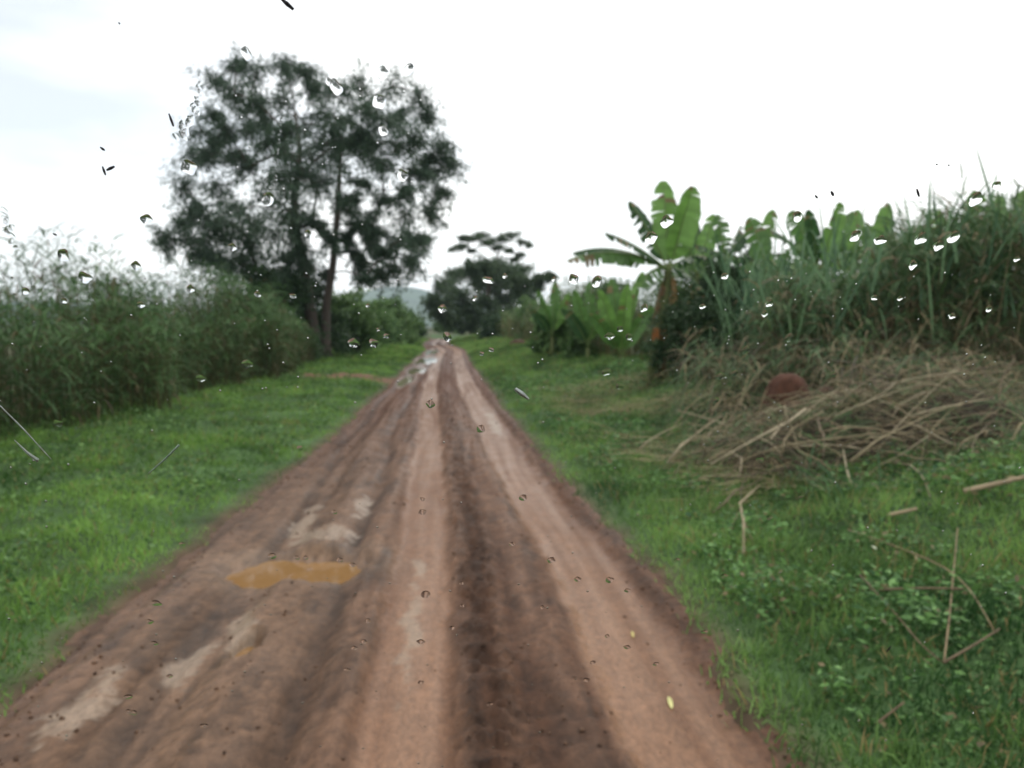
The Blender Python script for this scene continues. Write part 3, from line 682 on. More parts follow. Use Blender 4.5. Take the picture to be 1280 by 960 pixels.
banana('tallest banana plant, two upright pale leaves and an orange stem', 19.5, 816, (836, 338), [
    (829, 226, .3, .02, .72, .25, BL, .06), (866, 233, -.2, .02, .78, -.15, BL, .03), (786, 252, .5, .10, .5, .7, BD, .15), (757, 291, -.5, .12, .45, .4, BD, .2),
    (709, 326, -.6, .22, .62, .3, BM, .22), (716, 316, .7, .24, .6, .2, BD, .25), (888, 322, .8, .2, .5, .4, BD, .3), (800, 360, -.9, .35, .55, .3, BM, .2), (880, 365, -.8, .3, .5, .5, BD, .2)], .15, sheath=True)
banana('banana plant with ragged drooping leaves behind the dark bush', 21, 905, (908, 325), [
    (897, 268, .2, .05, .55, .5, BM, .25), (943, 281, .3, .14, .5, .5, BD, .25), (868, 306, -.1, .15, .45, .4, BD, .3), (905, 365, -.7, .5, .6, .3, BM, .15), (952, 330, -.4, .3, .5, .3, BM, .3), (925, 282, .8, .06, .5, .2, BD, .2)], .13)
banana('banana plant with a fan of thin leaves rising from the cane grass', 18.5, 1026, (1024, 338), [
    (951, 284, .2, .22, .42, .3, BD, .15), (988, 264, .4, .06, .6, .5, BM, .1), (1010, 262, -.3, .08, .42, .8, BD, .1), (1050, 253, 0, .03, .52, .1, BL, .03), (1066, 264, .5, .06, .38, .7, BM, .1), (1075, 330, -.4, .35, .55, .4, BL, .08), (985, 350, -.6, .35, .5, .4, BM, .15)], .12)
banana('banana plant with one broad upright leaf among the cane grass', 17, 1100, (1098, 345), [
    (1083, 278, .3, .04, .42, .3, BM, .05), (1111, 254, 0, .02, .55, .05, BL, .02), (1137, 292, .3, .10, .40, .5, BD, .1), (1168, 318, -.3, .25, .45, .4, BD, .2), (1055, 330, -.3, .25, .4, .4, BM, .2)], .11)
banana('banana plant with pale leaves standing in the tallest cane grass', 15, 1232, (1234, 352), [
    (1220, 238, .2, .02, .62, .1, BL, .06), (1252, 244, .3, .05, .6, .4, BL, .06), (1192, 290, .2, .15, .5, .4, BM, .2), (1290, 236, .4, .06, .6, .3, BL, .05), (1300, 290, 0, .2, .5, .4, BM, .2)], .12)
banana('young banana plant with light green leaves near the far scrub', 26, 776, (776, 446), [
    (748, 362, 0, .06, .5, .3, BL, .03), (764, 348, .3, .04, .55, .1, BM, .03), (803, 340, .4, .05, .6, .2, BL, .03), (735, 392, -.4, .22, .5, .4, BM, .1), (818, 385, -.4, .25, .5, .4, BM, .1), (784, 356, -.2, .03, .5, .2, BL, .03)], .09)
banana('small banana plant at the back, half hidden by scrub', 31, 735, (735, 434), [
    (718, 362, 0, .08, .5, .3, BM, .05), (738, 352, .3, .04, .55, .1, BM, .05), (757, 372, .2, .12, .5, .4, BL, .05), (702, 385, -.2, .25, .5, .4, BD, .1)], .09)

banana('banana plant with tattered leaves just behind the tallest one', 27, 868, (872, 345), [
    (852, 278, .2, .08, .7, .3, BM, .25), (893, 268, .3, .06, .75, .2, BL, .2), (920, 318, 0, .2, .55, .4, BD, .3), (838, 330, -.2, .25, .55, .4, BM, .25), (905, 360, -.6, .4, .55, .3, BL, .2), (872, 278, .6, .03, .5, .2, BD, .1)], .12)
banana('banana plant squeezed between the dark bush and the pale slim stem', 18, 958, (960, 335), [
    (936, 272, .2, .08, .55, .4, BM, .15), (966, 262, .3, .05, .5, .2, BL, .1), (1000, 305, 0, .15, .5, .4, BM, .2), (925, 335, -.3, .28, .5, .3, BM, .3), (985, 362, -.5, .4, .5, .3, BL, .15)], .11)
banana('banana plant leaning between the thin fan and the broad upright leaf', 20, 1068, (1066, 338), [
    (1040, 285, .2, .08, .55, .4, BM, .2), (1072, 262, .3, .04, .6, .2, BL, .1), (1094, 282, .2, .10, .5, .4, BM, .2), (1030, 318, -.2, .25, .5, .3, BD, .3)], .12)
banana('banana plant half sunk in cane grass beside the broad upright leaf', 18, 1172, (1170, 330), [
    (1150, 280, .2, .08, .55, .3, BM, .2), (1176, 262, .3, .04, .6, .2, BL, .1), (1204, 284, .2, .12, .5, .4, BM, .2), (1132, 305, -.1, .25, .5, .3, BD, .3)], .12)
banana('banana plant furthest down the road, small and drooping', 38, 690, (690, 420), [
    (672, 362, 0, .08, .6, .3, BM, .1), (694, 352, .3, .04, .6, .1, BM, .1), (712, 366, .2, .12, .55, .4, BL, .1), (662, 388, -.2, .25, .55, .4, BD, .2)], .10)

# ------------------------------------------------------------------ brush pile
def heap(x, y): return (.66 * np.exp(-((x - 6.1) / 1.4) ** 2 - ((y - 9.4) / 1.3) ** 2) + .36 * np.exp(-((x - 4.2) / 1.0) ** 2 - ((y - 9.3) / 1.0) ** 2)) * (.5 + 1.0 * fbm(np.asarray(x) * 1.1, np.asarray(y) * 1.1 + 5, 3))
def G(x, y): return float(H(x, y))
def surf(x, y):
    u_ = max(float(outside(np.array(x), np.array(y))[0]), float(outside(np.array(x), np.array(y))[1]))
    return float(road_z(np.array(x), np.array(y))[0]) if u_ < -.05 else G(x, y) + float(heap(x, y))
def on_ground(px, py, lift=0.0):
    v = ray(px, py); lo = 2.0
    for k in range(900):
        p_ = EYE + v * lo
        if p_[2] <= surf(p_[0], p_[1]) + lift: break
        lo += .03
    return p_
pile = empty('brush_pile', (5.3, 10.0, G(5.3, 10.0))); tag(pile, 'heap of cut branches, dry stalks and brown litter on the grassy bank', 'brush pile')
a_, b_ = np.meshgrid(np.linspace(2.9, 9.2, 110), np.linspace(6.8, 11.8, 80)); a_, b_ = a_.ravel(), b_.ravel()
z = H(a_, b_) + heap(a_, b_) * 1.05 - .16 + .16 * (fbm(a_ * 3, b_ * 3, 4) - .5)
i0 = (np.arange(79)[:, None] * 110 + np.arange(109)[None]).ravel()
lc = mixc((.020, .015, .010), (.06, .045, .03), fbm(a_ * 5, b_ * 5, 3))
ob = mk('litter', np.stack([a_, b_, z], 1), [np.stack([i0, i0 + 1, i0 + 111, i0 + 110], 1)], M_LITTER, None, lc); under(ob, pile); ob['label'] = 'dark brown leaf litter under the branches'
variants = []
for k in range(7):
    t_ = np.linspace(0, 1, 5); pth = np.stack([t_ - .5, .06 * np.sin(t_ * U(2, 5)) + U(-.025, .025, 5), .07 * np.sin(t_ * 3.1) * U(.0, 1) + U(-.02, .02, 5)], 1)
    V, F = tube(pth, np.linspace(.0095, .0035, 5) * U(.6, 1.5), 5)
    c = [(.25, .205, .13), (.21, .17, .105), (.13, .10, .066), (.33, .28, .19), (.20, .165, .11), (.09, .07, .05), (.27, .225, .14)][k]
    ob = mk('branch', V, F, M_STALK, None, np.tile(c, (len(V), 1))); variants.append(ob.data); bpy.data.objects.remove(ob)
def place_branch(p0, p1, k, thick=1.0):
    p0 = Vector(p0); p1 = Vector(p1); d_ = p1 - p0; Ln = d_.length
    ob = bpy.data.objects.new('branch', variants[k % 7]); C.objects.link(ob)
    xx = d_.normalized(); yy = Vector((0, 0, 1)).cross(xx).normalized(); zz = xx.cross(yy)
    mtx = Matrix((xx * Ln, yy * thick * max(1, Ln * .8), zz * thick * max(1, Ln * .8))).transposed().to_4x4(); mtx.translation = (p0 + p1) / 2
    ob.parent = pile; ob.matrix_parent_inverse = Matrix.Translation(pile.location).inverted(); ob.matrix_basis = mtx
    return ob
named = [((995, 560), (1088, 559), 3, 1.5), ((835, 578), (909, 541), 0, 1.2), ((917, 568), (931, 594), 3, 1.2), ((854, 607), (952, 596), 0, 1), ((1128, 540), (1250, 516), 4, 1.2), ((1120, 576), (1172, 620), 4, 1),
         ((1049, 494), (1128, 505), 3, 1.0), ((950, 545), (1050, 520), 0, 1), ((900, 600), (990, 565), 1, 1), ((870, 560), (960, 515), 0, .9), ((1085, 565), (1200, 590), 1, 1.2), ((1150, 545), (1280, 530), 1, 1.1),
         ((928, 690), (948, 604), 0, .8), ((915, 668), (935, 640), 1, .8), ((948, 690), (936, 645), 1, .7), ((890, 640), (960, 600), 2, 1), ((1000, 527), (1045, 484), 3, .9), ((985, 490), (1010, 540), 3, .9), ((930, 520), (985, 548), 0, 1)]
for (a, b, k, th_) in named:
    p0 = on_ground(*a, .05); p1 = on_ground(*b, .09)
    if abs(p1[1] - p0[1]) > 3: p1 = atY(*b, p0[1])
    place_branch(p0, p1, k, th_)
for k in range(330):
    x_ = U(2.8, 8.0); y_ = U(7.2, 11.4)
    if heap(x_, y_) < .08 and R() < .8: continue
    if x_ > 5.9 and R() < .45: continue
    an = rng.normal(-.15, .75) + (math.pi if R() < .5 else 0); Ln = U(.3, 1.0) + .8 * R() ** 3; dx, dy = math.cos(an) * Ln / 2, math.sin(an) * Ln / 2
    z0 = G(x_ - dx, y_ - dy) + heap(x_ - dx, y_ - dy); z1 = G(x_ + dx, y_ + dy) + heap(x_ + dx, y_ + dy)
    place_branch((x_ - dx, y_ - dy, z0 + U(.0, .26)), (x_ + dx, y_ + dy, z1 + U(.02, .5) * (1 if k % 3 else 1.8)), k, U(.45, .95) if k % 4 else U(.9, 1.2))
n = 17000; x = U(2.7, 8.8, n); y = U(6.9, 12.0, n); hp = heap(x, y); kp = R(n) < .1 + hp * 3; x, y, hp = x[kp], y[kp], hp[kp]; n = len(x)
an = rng.normal(-.2, 1.0, n) + math.pi * (R(n) < .5); D = np.stack([np.cos(an), np.sin(an), U(-.1, .9, n)], 1)
kp = R(n) > .6 * ss(5.4, 6.4, x); x, y, hp, D = x[kp], y[kp], hp[kp], D[kp]; n = len(x)
V, F, k = ribbons(np.stack([x, y, H(x, y) + hp + U(-.06, .1, n)], 1), D, U(.15, .75, n), U(.006, .02, n), U(.1, .5, n), 3)
c = mixc((.045, .034, .022), (.40, .32, .19), R(n) ** 1.5); gr_ = R(n) < .34; c[gr_] = mixc((.05, .10, .03), (.12, .2, .06), R(gr_.sum()))
mb = MB(); mb.add(V, F, np.repeat(c, k, 0)); ob = mb.build('straw', M_CANE, pile); ob['kind'] = 'stuff'; ob['label'] = 'dry straw and withered grass strewn over the branches'

n = 2600; x = U(3.0, 7.5, n); y = U(7.0, 10.8, n); kp = R(n) < ss(.5, .62, fbm(x * 1.6 + 11, y * 1.6, 3)); x, y = x[kp], y[kp]; n = len(x)
an = U(0, 2 * math.pi, n); D = np.stack([np.cos(an) * .7, np.sin(an) * .7, U(.5, 1.5, n)], 1)
V, F, k = ribbons(np.stack([x, y, H(x, y) + heap(x, y) * .6], 1), D, U(.3, .75, n), U(.012, .028, n), U(.3, .9, n), 4)
mb = MB(); mb.add(V, F, np.repeat(mixc((.04, .09, .035), (.15, .26, .09), R(n)), k, 0))
tag(mb.build('sedge', M_CANE), 'green grass tufts growing through the brush pile', 'grass', kind='stuff')
# straw trailing onto the grass beside the pile
n = 6000; x = U(2.4, 7, n); y = U(7.8, 21, n); kp = R(n) < ss(.47, .60, fbm(x * .9 + 4, y * .7, 3)) ; x, y = x[kp], y[kp]; n = len(x)
an = rng.normal(.2, .5, n) + math.pi * (R(n) < .5); D = np.stack([np.cos(an), np.sin(an) * .6, U(0, .3, n)], 1)
V, F, k = ribbons(np.stack([x, y, H(x, y) + U(.06, .2, n)], 1), D, U(.3, .9, n), U(.008, .018, n), U(.05, .35, n), 3)
mb = MB(); mb.add(V, F, np.repeat(mixc((.16, .13, .07), (.34, .28, .15), R(n)), k, 0))
tag(mb.build('dry_grass', M_CANE), 'pale dry grass strewn over the bank past the brush pile', 'dry grass', kind='stuff')

# reddish earth mounds
def earth_mound(label, px, py, Y0, wd, ht, col, sd_=0):
    b = atY(px, py, Y0); b[2] = G(b[0], b[1]) + heap(b[0], b[1]) * .5
    V = []; nu, nv_ = 28, 14
    for j in range(nv_ + 1):
        for i in range(nu):
            an = i / nu * 6.2832; ph = j / nv_ * 1.5708
            k = 1 + .8 * (fbm(np.array(math.cos(an) * 1.6 + 5 + sd_), np.array(math.sin(an) * 1.6 + ph * 1.8), 4) - .5) * math.cos(ph) + .10 * (fbm(np.array(math.cos(an) * 7 + 25), np.array(math.sin(an) * 7 + ph * 6), 3) - .5)
            V.append(b + np.array((math.cos(an) * math.cos(ph) ** .7 * wd / 2 * k, math.sin(an) * math.cos(ph) ** .7 * wd / 2 * k, math.sin(ph) * ht * (.9 + .2 * k) - .12)))
    i0 = [(j * nu + i, j * nu + (i + 1) % nu, (j + 1) * nu + (i + 1) % nu, (j + 1) * nu + i) for j in range(nv_) for i in range(nu)]
    ob = mk('earth_mound', np.array(V) - b, [np.array(i0)], M_SOIL, None, np.tile(col, (len(V), 1))); ob.location = b
    return tag(ob, label, 'earth mound')
earth_mound('rounded red brown earth mound rising out of the brush pile', 983, 545, 10.4, .74, .88, (.066, .030, .019))
earth_mound('smaller red earth mound beside the one in the brush pile', 1036, 550, 10.8, .56, .55, (.060, .029, .019), 3)
earth_mound('low brown earth mound at the edge of the far scrub', 648, 428, 60, 1.5, .6, (.075, .042, .030), 5)
earth_mound('low dark earth mound by the small banana plants', 713, 437, 44, 1.2, .5, (.065, .040, .030), 8)

n = 9000; x = U(3.9, 9.6, n); y = U(9.9, 13.6, n); y = y + .12 * (x - 6); kp = ~((np.abs(x - 4.7) < .6) & (y < 11.6)); x, y = x[kp], y[kp]; n = len(x)
tz = R(n) ** 1.3; z = H(x, y) + heap(x, y) * .8 + .05 + tz * (.45 + 1.0 * ss(10.2, 13, y)) * (.3 + 1.4 * fbm(x * 1.3, y * 1.3, 3))
an = U(0, 2 * math.pi, n); D = np.stack([np.cos(an) * .8 - .35, np.sin(an) * .6 - .35, U(-.1, 1.2, n)], 1)
V, F, k = ribbons(np.stack([x, y, z], 1), D, U(.35, 1.2, n), U(.008, .032, n), U(.4, 1.2, n), 4)
c = mixc((.04, .032, .02), (.36, .29, .17), R(n) ** 1.8); gr_ = R(n) < .38; c[gr_] = mixc((.045, .085, .03), (.12, .2, .07), R(gr_.sum()))
mb = MB(); mb.add(V, F, np.repeat(c, k, 0))
tag(mb.build('withered_grass', M_CANE), 'withered grass drooping from the cane thicket onto the brush pile', 'dry grass', kind='stuff')
n = 800; x = U(5.3, 11, n); y = U(12.4, 16.5, n); z = H(x, y) + U(.5, 2.2, n) + .9 * ss(7, 9.5, x)
an = U(0, 2 * math.pi, n); D = np.stack([np.cos(an), np.sin(an), U(1.2, 5.0, n)], 1)
V, F, k = ribbons(np.stack([x, y, z], 1), D, U(.9, 1.9, n), U(.04, .085, n), U(.05, .7, n), 6)
mb = MB(); mb.add(V, F, np.repeat(mixc((.05, .10, .045), (.17, .27, .115), R(n)), k, 0))
tag(mb.build('broad_grass', M_CANE), 'broad grey green blades arching out of the cane grass', 'tall grass', kind='stuff')

# leaning dry stalks in the cane grass
def stalk(label, pts, Y0, r, col):
    P = [atY(a, b, Y0 + dy) for a, b, dy in pts]
    P[-1] = np.array(P[-1]); b = P[-1].copy(); b[2] = G(b[0], b[1]) - .05; P.append(b)
    tt = np.linspace(0, 1, len(P)); t2 = np.linspace(0, 1, 14); Q = np.stack([np.interp(t2, tt, np.array(P)[:, k]) for k in range(3)], 1)
    V, F = tube(Q, np.linspace(r * .5, r, 14), 6); ob = mk('dry_stalk', V - b, F, M_STALK, None, np.tile(col, (len(V), 1))); ob.location = b
    tag(ob, label, 'stalk', 'dry stalks in the cane grass')
stalk('pale slim stem rising beside the dark bush', [(966, 325, 0), (985, 368, 0), (990, 420, 0), (992, 455, 0)], 14.5, .035, (.28, .25, .17))
stalk('long brown stalk leaning under the banana leaves', [(1160, 332, .3), (1132, 378, 0), (1108, 415, 0), (1090, 450, 0)], 13.4, .04, (.22, .17, .11))
stalk('thick dry stalk leaning against the tallest cane grass', [(1238, 332, .2), (1218, 372, 0), (1195, 410, 0)], 13.0, .035, (.26, .20, .12))
stalk('straw coloured stalk leaning over the brush pile', [(1178, 430, 0), (1165, 465, 0), (1155, 498, 0)], 12.2, .022, (.32, .26, .16))
stalk('upright grey stalk in the middle of the cane grass', [(1100, 395, 0), (1096, 430, 0), (1094, 460, 0)], 13.2, .025, (.24, .2, .15))

# sticks and bent stems lying in the weeds
def stick(label, pts, r, col, name='stick', lift=.1, cat='stick'):
    P = [on_ground(a, b, l) for a, b, l in pts]
    tt = np.linspace(0, 1, len(P)); t2 = np.linspace(0, 1, 10); Q = np.stack([np.interp(t2, tt, np.array(P)[:, k]) for k in range(3)], 1)
    Q[1:-1] = (Q[:-2] + 2 * Q[1:-1] + Q[2:]) / 4
    V, F = tube(Q, np.linspace(r, r * .7, 10), 6); b = Q[0].copy()
    ob = mk(name, V - b, F, M_STALK, None, np.tile(col, (len(V), 1))); ob.location = b; tag(ob, label, cat, 'loose sticks on the near bank')
TAN = (.20, .145, .085); BRN = (.13, .09, .055)
stick('thick pale cut pole jutting out of the dark brush', [(1205, 614, .12), (1300, 592, .25)], .024, (.25, .195, .125))
stick('short thick pale offcut on the weeds below the brush pile', [(1110, 644, .08), (1146, 636, .12)], .019, (.28, .22, .14))
stick('long thin bent stem arching over the weeds', [(1060, 662, .10), (1140, 690, .13), (1195, 715, .16), (1222, 750, .12), (1242, 788, .08)], .006, TAN)
stick('thin straight stem standing out of the weeds', [(1180, 828, .06), (1187, 770, .10), (1192, 715, .15), (1197, 660, .10)], .006, TAN)
stick('thin brown stem lying aslant across the weeds', [(1072, 716, .12), (1118, 765, .10), (1150, 805, .07), (1178, 828, .04)], .006, BRN)
stick('short dark stem lying low in the weeds', [(1180, 828, .06), (1215, 808, .12), (1250, 786, .1)], .008, BRN)
stick('thin level twig half hidden in the weeds', [(1100, 737, .12), (1150, 735, .15), (1205, 736, .12)], .008, BRN)
stick('broken brown twig in the weeds by the road edge', [(1095, 905, .08), (1130, 878, .14)], .007, BRN)
def fallen_leaf(label, px, py, Ln, col, lift):
    p_ = on_ground(px, py, lift); P = p_[None] - np.array((0, Ln / 2, 0))
    V, F, k = ribbons(P, np.array([(.15, 1, .12)]), np.array([Ln]), np.array([Ln * .17]), np.array([.15]), 6, side=np.array([(1., -.1, .1)]), prof=lambda t: math.sin(math.pi * min(1, .06 + .94 * t)) ** .7 + .02)
    ob = mk('fallen_leaf', V - p_, F, M_LEAF, None, np.tile(col, (len(V), 1))); ob.location = p_; tag(ob, label, 'leaf')
fallen_leaf('pale yellow leaf lying on the smooth wheel track', 835, 877, .15, (.62, .60, .26), .015)
fallen_leaf('faint yellow leaf on the wheel track, further up the road', 789, 792, .12, (.5, .42, .16), .015)
fallen_leaf('small white petal caught on the weeds', 1091, 684, .10, (.62, .66, .48), .2)

# ------------------------------------------------------------------ windscreen with rain on it
AW = rad(30); WP = np.array((0.42, .56, 2.0)); WX = np.array((1., 0, 0)); WU = np.array((0, -math.sin(AW), math.cos(AW))); WN = np.array((0, math.cos(AW), math.sin(AW)))
ws = empty('windscreen', tuple(WP)); tag(ws, 'clear vehicle windscreen speckled with raindrops, seen from inside', 'windscreen')
m, t, out = newmat('clear_glass'); tb = t.nodes.new('ShaderNodeBsdfTransparent'); tb.inputs['Color'].default_value = (.985, .99, .987, 1); t.links.new(tb.outputs[0], out.inputs['Surface']); M_GLASS = m
m, t, out = newmat('rain_water'); g_ = t.nodes.new('ShaderNodeBsdfGlass'); g_.inputs['IOR'].default_value = 1.33; g_.inputs['Roughness'].default_value = 0.0; t.links.new(g_.outputs[0], out.inputs['Surface']); M_DROP = m
M_SEAL = roughmat('black_rubber', 40, .7, .1, .2); M_GRIT = roughmat('grit', 300, .8, .1, .3); M_SCR = roughmat('dried_smear', 300, .8, .0, .3)
def wpt(a, b, c): return WP + WX * a + WU * b + WN * c
def slab(x0, x1, y0, y1, z0, z1):
    V = [wpt(x, y_, z_) for z_ in (z0, z1) for y_ in (y0, y1) for x in (x0, x1)]
    return np.array(V), [np.array([(0, 2, 3, 1), (4, 5, 7, 6), (0, 1, 5, 4), (2, 6, 7, 3), (0, 4, 6, 2), (1, 3, 7, 5)])]
V, F = slab(-1.0, 1.0, -.80, .46, 0, .005); under(mk('glass_pane', V, F, M_GLASS, None, None, False), ws)
for (x0, x1, y0, y1) in ((-1.04, -1.0, -.84, .50), (1.0, 1.04, -.84, .50), (-1.0, 1.0, -.84, -.80), (-1.0, 1.0, .46, .50)):
    V, F = slab(x0, x1, y0, y1, -.012, .018); under(mk('rubber_seal', V, F, M_SEAL, None, np.tile((.02, .02, .02), (8, 1)), False), ws)
def on_glass(px, py):
    v = ray(px, py); s_ = np.dot(WP + WN * .0052 - EYE, WN) / np.dot(v, WN); return EYE + v * s_, s_ * np.linalg.norm(v)
dropmesh = []; CONTACT = math.radians(34)
for k in range(5):
    rs = np.random.default_rng(50 + k); nu, nv_ = 18, 6; V = []
    wob = [(rs.uniform(-.09, .09), rs.integers(2, 5), rs.uniform(0, 6.28)) for _ in range(3)]
    for j in range(nv_):
        ph = j / nv_ * CONTACT          # contact angle of a drop on wet glass
        for i in range(nu):
            an = i / nu * 6.2832; rr_ = math.sin(CONTACT - ph) / math.sin(CONTACT)
            kk = 1 + sum(a_ * math.cos(b_ * an + c_) for a_, b_, c_ in wob) * rr_
            hh = (math.cos(CONTACT - ph) - math.cos(CONTACT)) / math.sin(CONTACT)
            V.append((math.cos(an) * rr_ * kk * .5, math.sin(an) * rr_ * kk * .5 - .04 * hh, hh * .5 * 1.1))
    hh = (1 - math.cos(CONTACT)) / math.sin(CONTACT); V.append((0, -.04 * hh, hh * .55)); V.append((0, 0, 0))
    f4 = [(j * nu + i, j * nu + (i + 1) % nu, (j + 1) * nu + (i + 1) % nu, (j + 1) * nu + i) for j in range(nv_ - 1) for i in range(nu)]
    f3 = [((nv_ - 1) * nu + i, (nv_ - 1) * nu + (i + 1) % nu, nv_ * nu) for i in range(nu)] + [((i + 1) % nu, i, nv_ * nu + 1) for i in range(nu)]
    ob = mk('water_drop', np.array(V), [np.array(f4), np.array(f3)], M_DROP, None, None, True); me = ob.data
    fl_ = np.ones(len(me.polygons), bool); fl_[-nu:] = False; me.polygons.foreach_set('use_smooth', fl_)
    ed_ = me.attributes.new('sharp_edge', 'BOOLEAN', 'EDGE'); ev_ = np.zeros(len(me.edges) * 2, np.int32); me.edges.foreach_get('vertices', ev_); ev_ = ev_.reshape(-1, 2)
    ed_.data.foreach_set('value', ((ev_ < nu).all(1)))
    dropmesh.append(me); bpy.data.objects.remove(ob)
def drop(px, py, wpx, hpx, k=0, rot=0, name='water_drop', flat=1.0):
    p_, dist = on_glass(px, py); sx = wpx / FPX * dist; sy = hpx / FPX * dist / math.cos(AW + .1)
    ob = bpy.data.objects.new(name, dropmesh[k % 5]); C.objects.link(ob)
    cx, sx_ = math.cos(rot), math.sin(rot); ax = WX * cx + WU * sx_; ay = -WX * sx_ + WU * cx
    B = np.stack([ax * sx, ay * sy, WN * (sx + sy) / 2 * flat], 1); mtx = Matrix(B.tolist()).to_4x4(); mtx.translation = Vector(p_)
    ob.parent = ws; ob.matrix_parent_inverse = Matrix.Translation(ws.location).inverted(); ob.matrix_basis = mtx
DROPS = [(308,67,11,14),(420,109,14,17),(411,102,8,8),(478,90,14,12),(511,87,12,13),(474,127,17,15),(479,163,12,12),(503,219,14,13),(236,209,19,15),(335,249,15,15),(183,274,15,10),(79,319,13,14),(106,347,16,12),(170,332,11,10),
 (32,364,9,8),(80,376,7,6),(176,381,10,7),(238,361,10,9),(290,309,11,9),(385,293,9,10),(366,370,9,6),(322,368,8,7),(833,277,17,14),(814,297,16,15),(997,271,12,12),(1069,295,13,13),(1100,300,16,10),(1151,298,15,13),
 (1173,307,13,11),(1192,296,15,13),(1219,249,17,14),(1246,232,12,8),(1141,331,10,11),(717,349,13,13),(746,352,14,14),(906,345,10,8),(610,350,17,8),(631,345,8,6),(692,349,6,6),(594,373,7,7),(553,386,12,11),(442,429,15,12),
 (467,429,13,11),(483,420,9,6),(473,412,6,5),(460,382,6,5),(309,455,15,10),(251,473,13,8),(73,529,12,8),(559,421,12,12),(602,442,8,5),(614,437,9,5),(805,385,10,10),(762,420,14,9),(786,421,10,9),(775,411,9,8),(878,383,9,6),
 (932,437,12,11),(900,470,13,10),(918,466,10,8),(758,465,14,9),(775,482,12,10),(962,379,10,9),(956,392,8,8),(986,422,12,11),(538,505,12,11),(601,536,12,11),(528,624,7,6),(528,640,11,8),(654,622,12,9),(689,700,11,9),
 (722,724,9,8),(762,725,11,9),(784,738,8,6),(532,743,13,11),(460,776,8,8),(455,802,8,7),(443,810,9,6),(526,802,11,7),(565,785,9,6),(577,729,6,5),(578,757,6,5),(678,759,7,6),(784,809,10,6),(741,828,8,6),(733,850,9,7),
 (759,795,6,6),(434,837,9,5),(526,853,8,6),(340,695,12,8),(371,697,8,6),(382,697,7,6),(425,700,9,7),(441,706,9,6),(160,871,12,6),(164,890,14,8),(195,754,13,8),(187,777,9,7),(193,804,9,6),(255,907,11,6),(212,845,8,5),
 (1093,372,9,6),(1125,373,7,5),(1190,395,10,6),(1236,386,8,7),(1271,324,8,5),(950,575,12,7),(962,647,9,6),(1001,620,8,5),(1042,468,9,6),(895,500,9,7),(846,700,9,5),(905,720,10,6),(228,680,8,5),(375,560,9,6),(418,640,8,6),(640,680,8,6),(612,880,8,5),(820,830,8,6),(880,790,9,5)]
for k, (a, b, c, d_) in enumerate(DROPS): drop(a, b, c * .92, d_ * .92, k, random.uniform(-.5, .5), flat=1.0 if b < 400 else .5)
# faint tiny drops, one film
rs = np.random.default_rng(21); mb = MB(); dm = np.empty(len(dropmesh[0].vertices) * 3); 
oct_ = np.array([(.5, 0, 0), (0, .5, 0), (-.5, 0, 0), (0, -.5, 0), (0, 0, .4), (0, 0, 0)]); of_ = np.array([(0, 1, 4), (1, 2, 4), (2, 3, 4), (3, 0, 4), (1, 0, 5), (2, 1, 5), (3, 2, 5), (0, 3, 5)])
for k in range(330):
    a, b = rs.uniform(0, 1280), rs.uniform(340, 960) if k % 3 else rs.uniform(340, 480)
    if k % 9 == 0: a, b = rs.uniform(230, 540), rs.uniform(100, 330)
    p_, dist = on_glass(a, b); s_ = rs.uniform(1.6, 3.6) / FPX * dist
    mb.add(p_ + s_ * (oct_[:, :1] * WX + oct_[:, 1:2] * WU + oct_[:, 2:] * WN), [of_], np.array((1., 1, 1)))
ob = mb.build('spray', M_DROP, ws); ob['kind'] = 'stuff'; ob['label'] = 'fine spray of tiny droplets'
def trail(name, pts, wpx, mat, hgt, col=(1, 1, 1), label=None):
    """a flat-bottomed bead of water or dried streak along points on the glass"""
    P = []; dist = 1
    tt = np.linspace(0, 1, len(pts)); t2 = np.linspace(0, 1, 14)
    Q = np.stack([np.interp(t2, tt, np.array(pts, float)[:, k]) for k in range(2)], 1)
    W_ = np.interp(t2, np.linspace(0, 1, len(wpx)), wpx); V = []
    for i, (a, b) in enumerate(Q):
        p_, dist = on_glass(a, b); g = Q[min(i + 1, 13)] - Q[max(i - 1, 0)]; g = g / np.linalg.norm(g); n_ = WX * -g[1] * -1 + WU * (g[0]) 
        n_ = unit(WX * g[1] + WU * g[0]); w_ = W_[i] / FPX * dist / 2
        for k in range(5):
            an = k / 4 * math.pi; V.append(p_ + n_ * w_ * math.cos(an) + WN * w_ * hgt * math.sin(an))
    f = []
    for i in range(13):
        for k in range(5): f.append((i * 5 + k, i * 5 + (k + 1) % 5, i * 5 + 5 + (k + 1) % 5, i * 5 + 5 + k))
    f5 = [(0, 1, 2, 3), (0, 3, 4, 4)]
    ob = mk(name, V, [np.array(f), np.array([(0, 2, 1), (0, 3, 2), (0, 4, 3), (65, 66, 67), (65, 67, 68), (65, 68, 69)])], mat, None, np.tile(col, (len(V), 1))); under(ob, ws)
    if label: ob['label'] = label
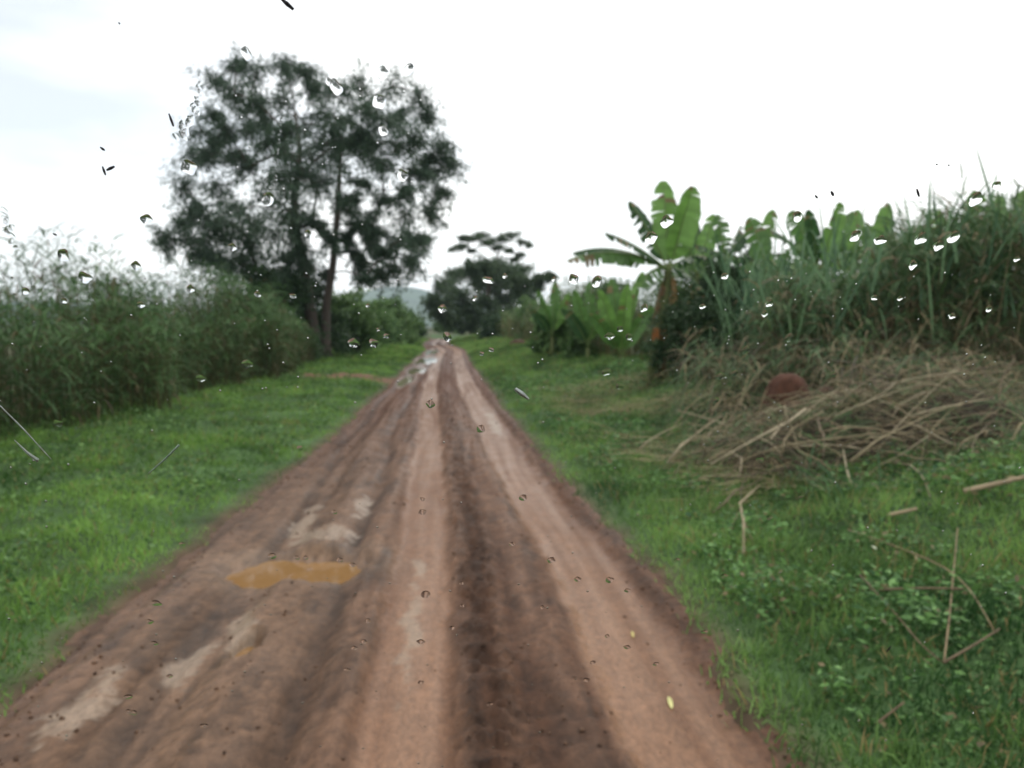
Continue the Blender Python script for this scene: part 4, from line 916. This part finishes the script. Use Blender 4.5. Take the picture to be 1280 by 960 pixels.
for pts, wd, nb in (([(250, 92), (247, 125), (240, 150), (221, 174)], (3, 9, 13, 12), 20), ([(353, 140), (347, 190), (343, 236)], (2, 3, 4), 22), ([(2, 262), (12, 285), (12, 300), (27, 318)], (8, 14, 8, 5), 16)):
    for k in range(nb):
        t_ = (k + rs.uniform(-.4, .4)) / nb; a_ = np.interp(t_, np.linspace(0, 1, len(pts)), [p_[0] for p_ in pts]); b_ = np.interp(t_, np.linspace(0, 1, len(pts)), [p_[1] for p_ in pts]); w_ = np.interp(t_, np.linspace(0, 1, len(wd)), wd)
        q_ = rs.uniform(.25, .6) * w_ + 1.2; drop(a_ + rs.uniform(-.45, .45) * w_, b_ + rs.uniform(-2, 2), q_, q_ * rs.uniform(.8, 1.6), k, rs.uniform(-1, 1), flat=.22)
SM = (.55, .58, .58)
trail('dried_streak', [(0, 507), (30, 537), (64, 574)], [1.6, 2.2, 1.0], M_SCR, .1, SM, 'thin pale scratch on the glass')
trail('dried_streak', [(18, 550), (34, 566), (48, 576)], [1.0, 4, 6], M_SCR, .1, (.45, .5, .46), 'pale dried smear')
trail('dried_streak', [(185, 592), (205, 575), (224, 556)], [1.2, 2, 2.5], M_SCR, .1, (.30, .38, .32), 'faint dried smear')
trail('dried_streak', [(644, 486), (652, 492), (661, 499)], [5, 7, 3], M_SCR, .1, SM, 'short pale scuff on the glass')
GR = (.03, .025, .03)
for (a, b, c, d_, wd) in [(351, -2, 367, 12, 5), (125, 184, 131, 188, 3), (128, 208, 132, 219, 3), (133, 213, 143, 208, 3.5), (211, 142, 217, 158, 3), (66, 292, 71, 294, 2.5), (1146, 236, 1149, 246, 3), (1039, 239, 1042, 245, 3.5), (1019, 244, 1022, 248, 2.5), (1170, 205, 1172, 206, 2), (1185, 206, 1187, 207, 2), (148, 28, 150, 30, 2), (1108, 815, 1114, 808, 2.5)]:
    trail('grit_speck', [(a, b), (c, d_)], [wd * .5, wd, wd * .6], M_GRIT, .5, GR)

# ------------------------------------------------------------------ haze
m, t, out = newmat('haze'); pv = t.nodes.new('ShaderNodeVolumePrincipled'); pv.inputs['Color'].default_value = (.70, .84, 1.0, 1); pv.inputs['Density'].default_value = .00017
pv.inputs['Anisotropy'].default_value = .2; t.links.new(pv.outputs[0], out.inputs['Volume'])
V = [(x, y_, z_) for z_ in (-4, 190) for y_ in (-450, 4300) for x in (-3000, 3000)]
ob = mk('haze', V, [np.array([(0, 2, 3, 1), (4, 5, 7, 6), (0, 1, 5, 4), (2, 6, 7, 3), (0, 4, 6, 2), (1, 3, 7, 5)])], m, None, None, False)
tag(ob, 'thin pale haze over the whole valley', 'haze', kind='stuff')
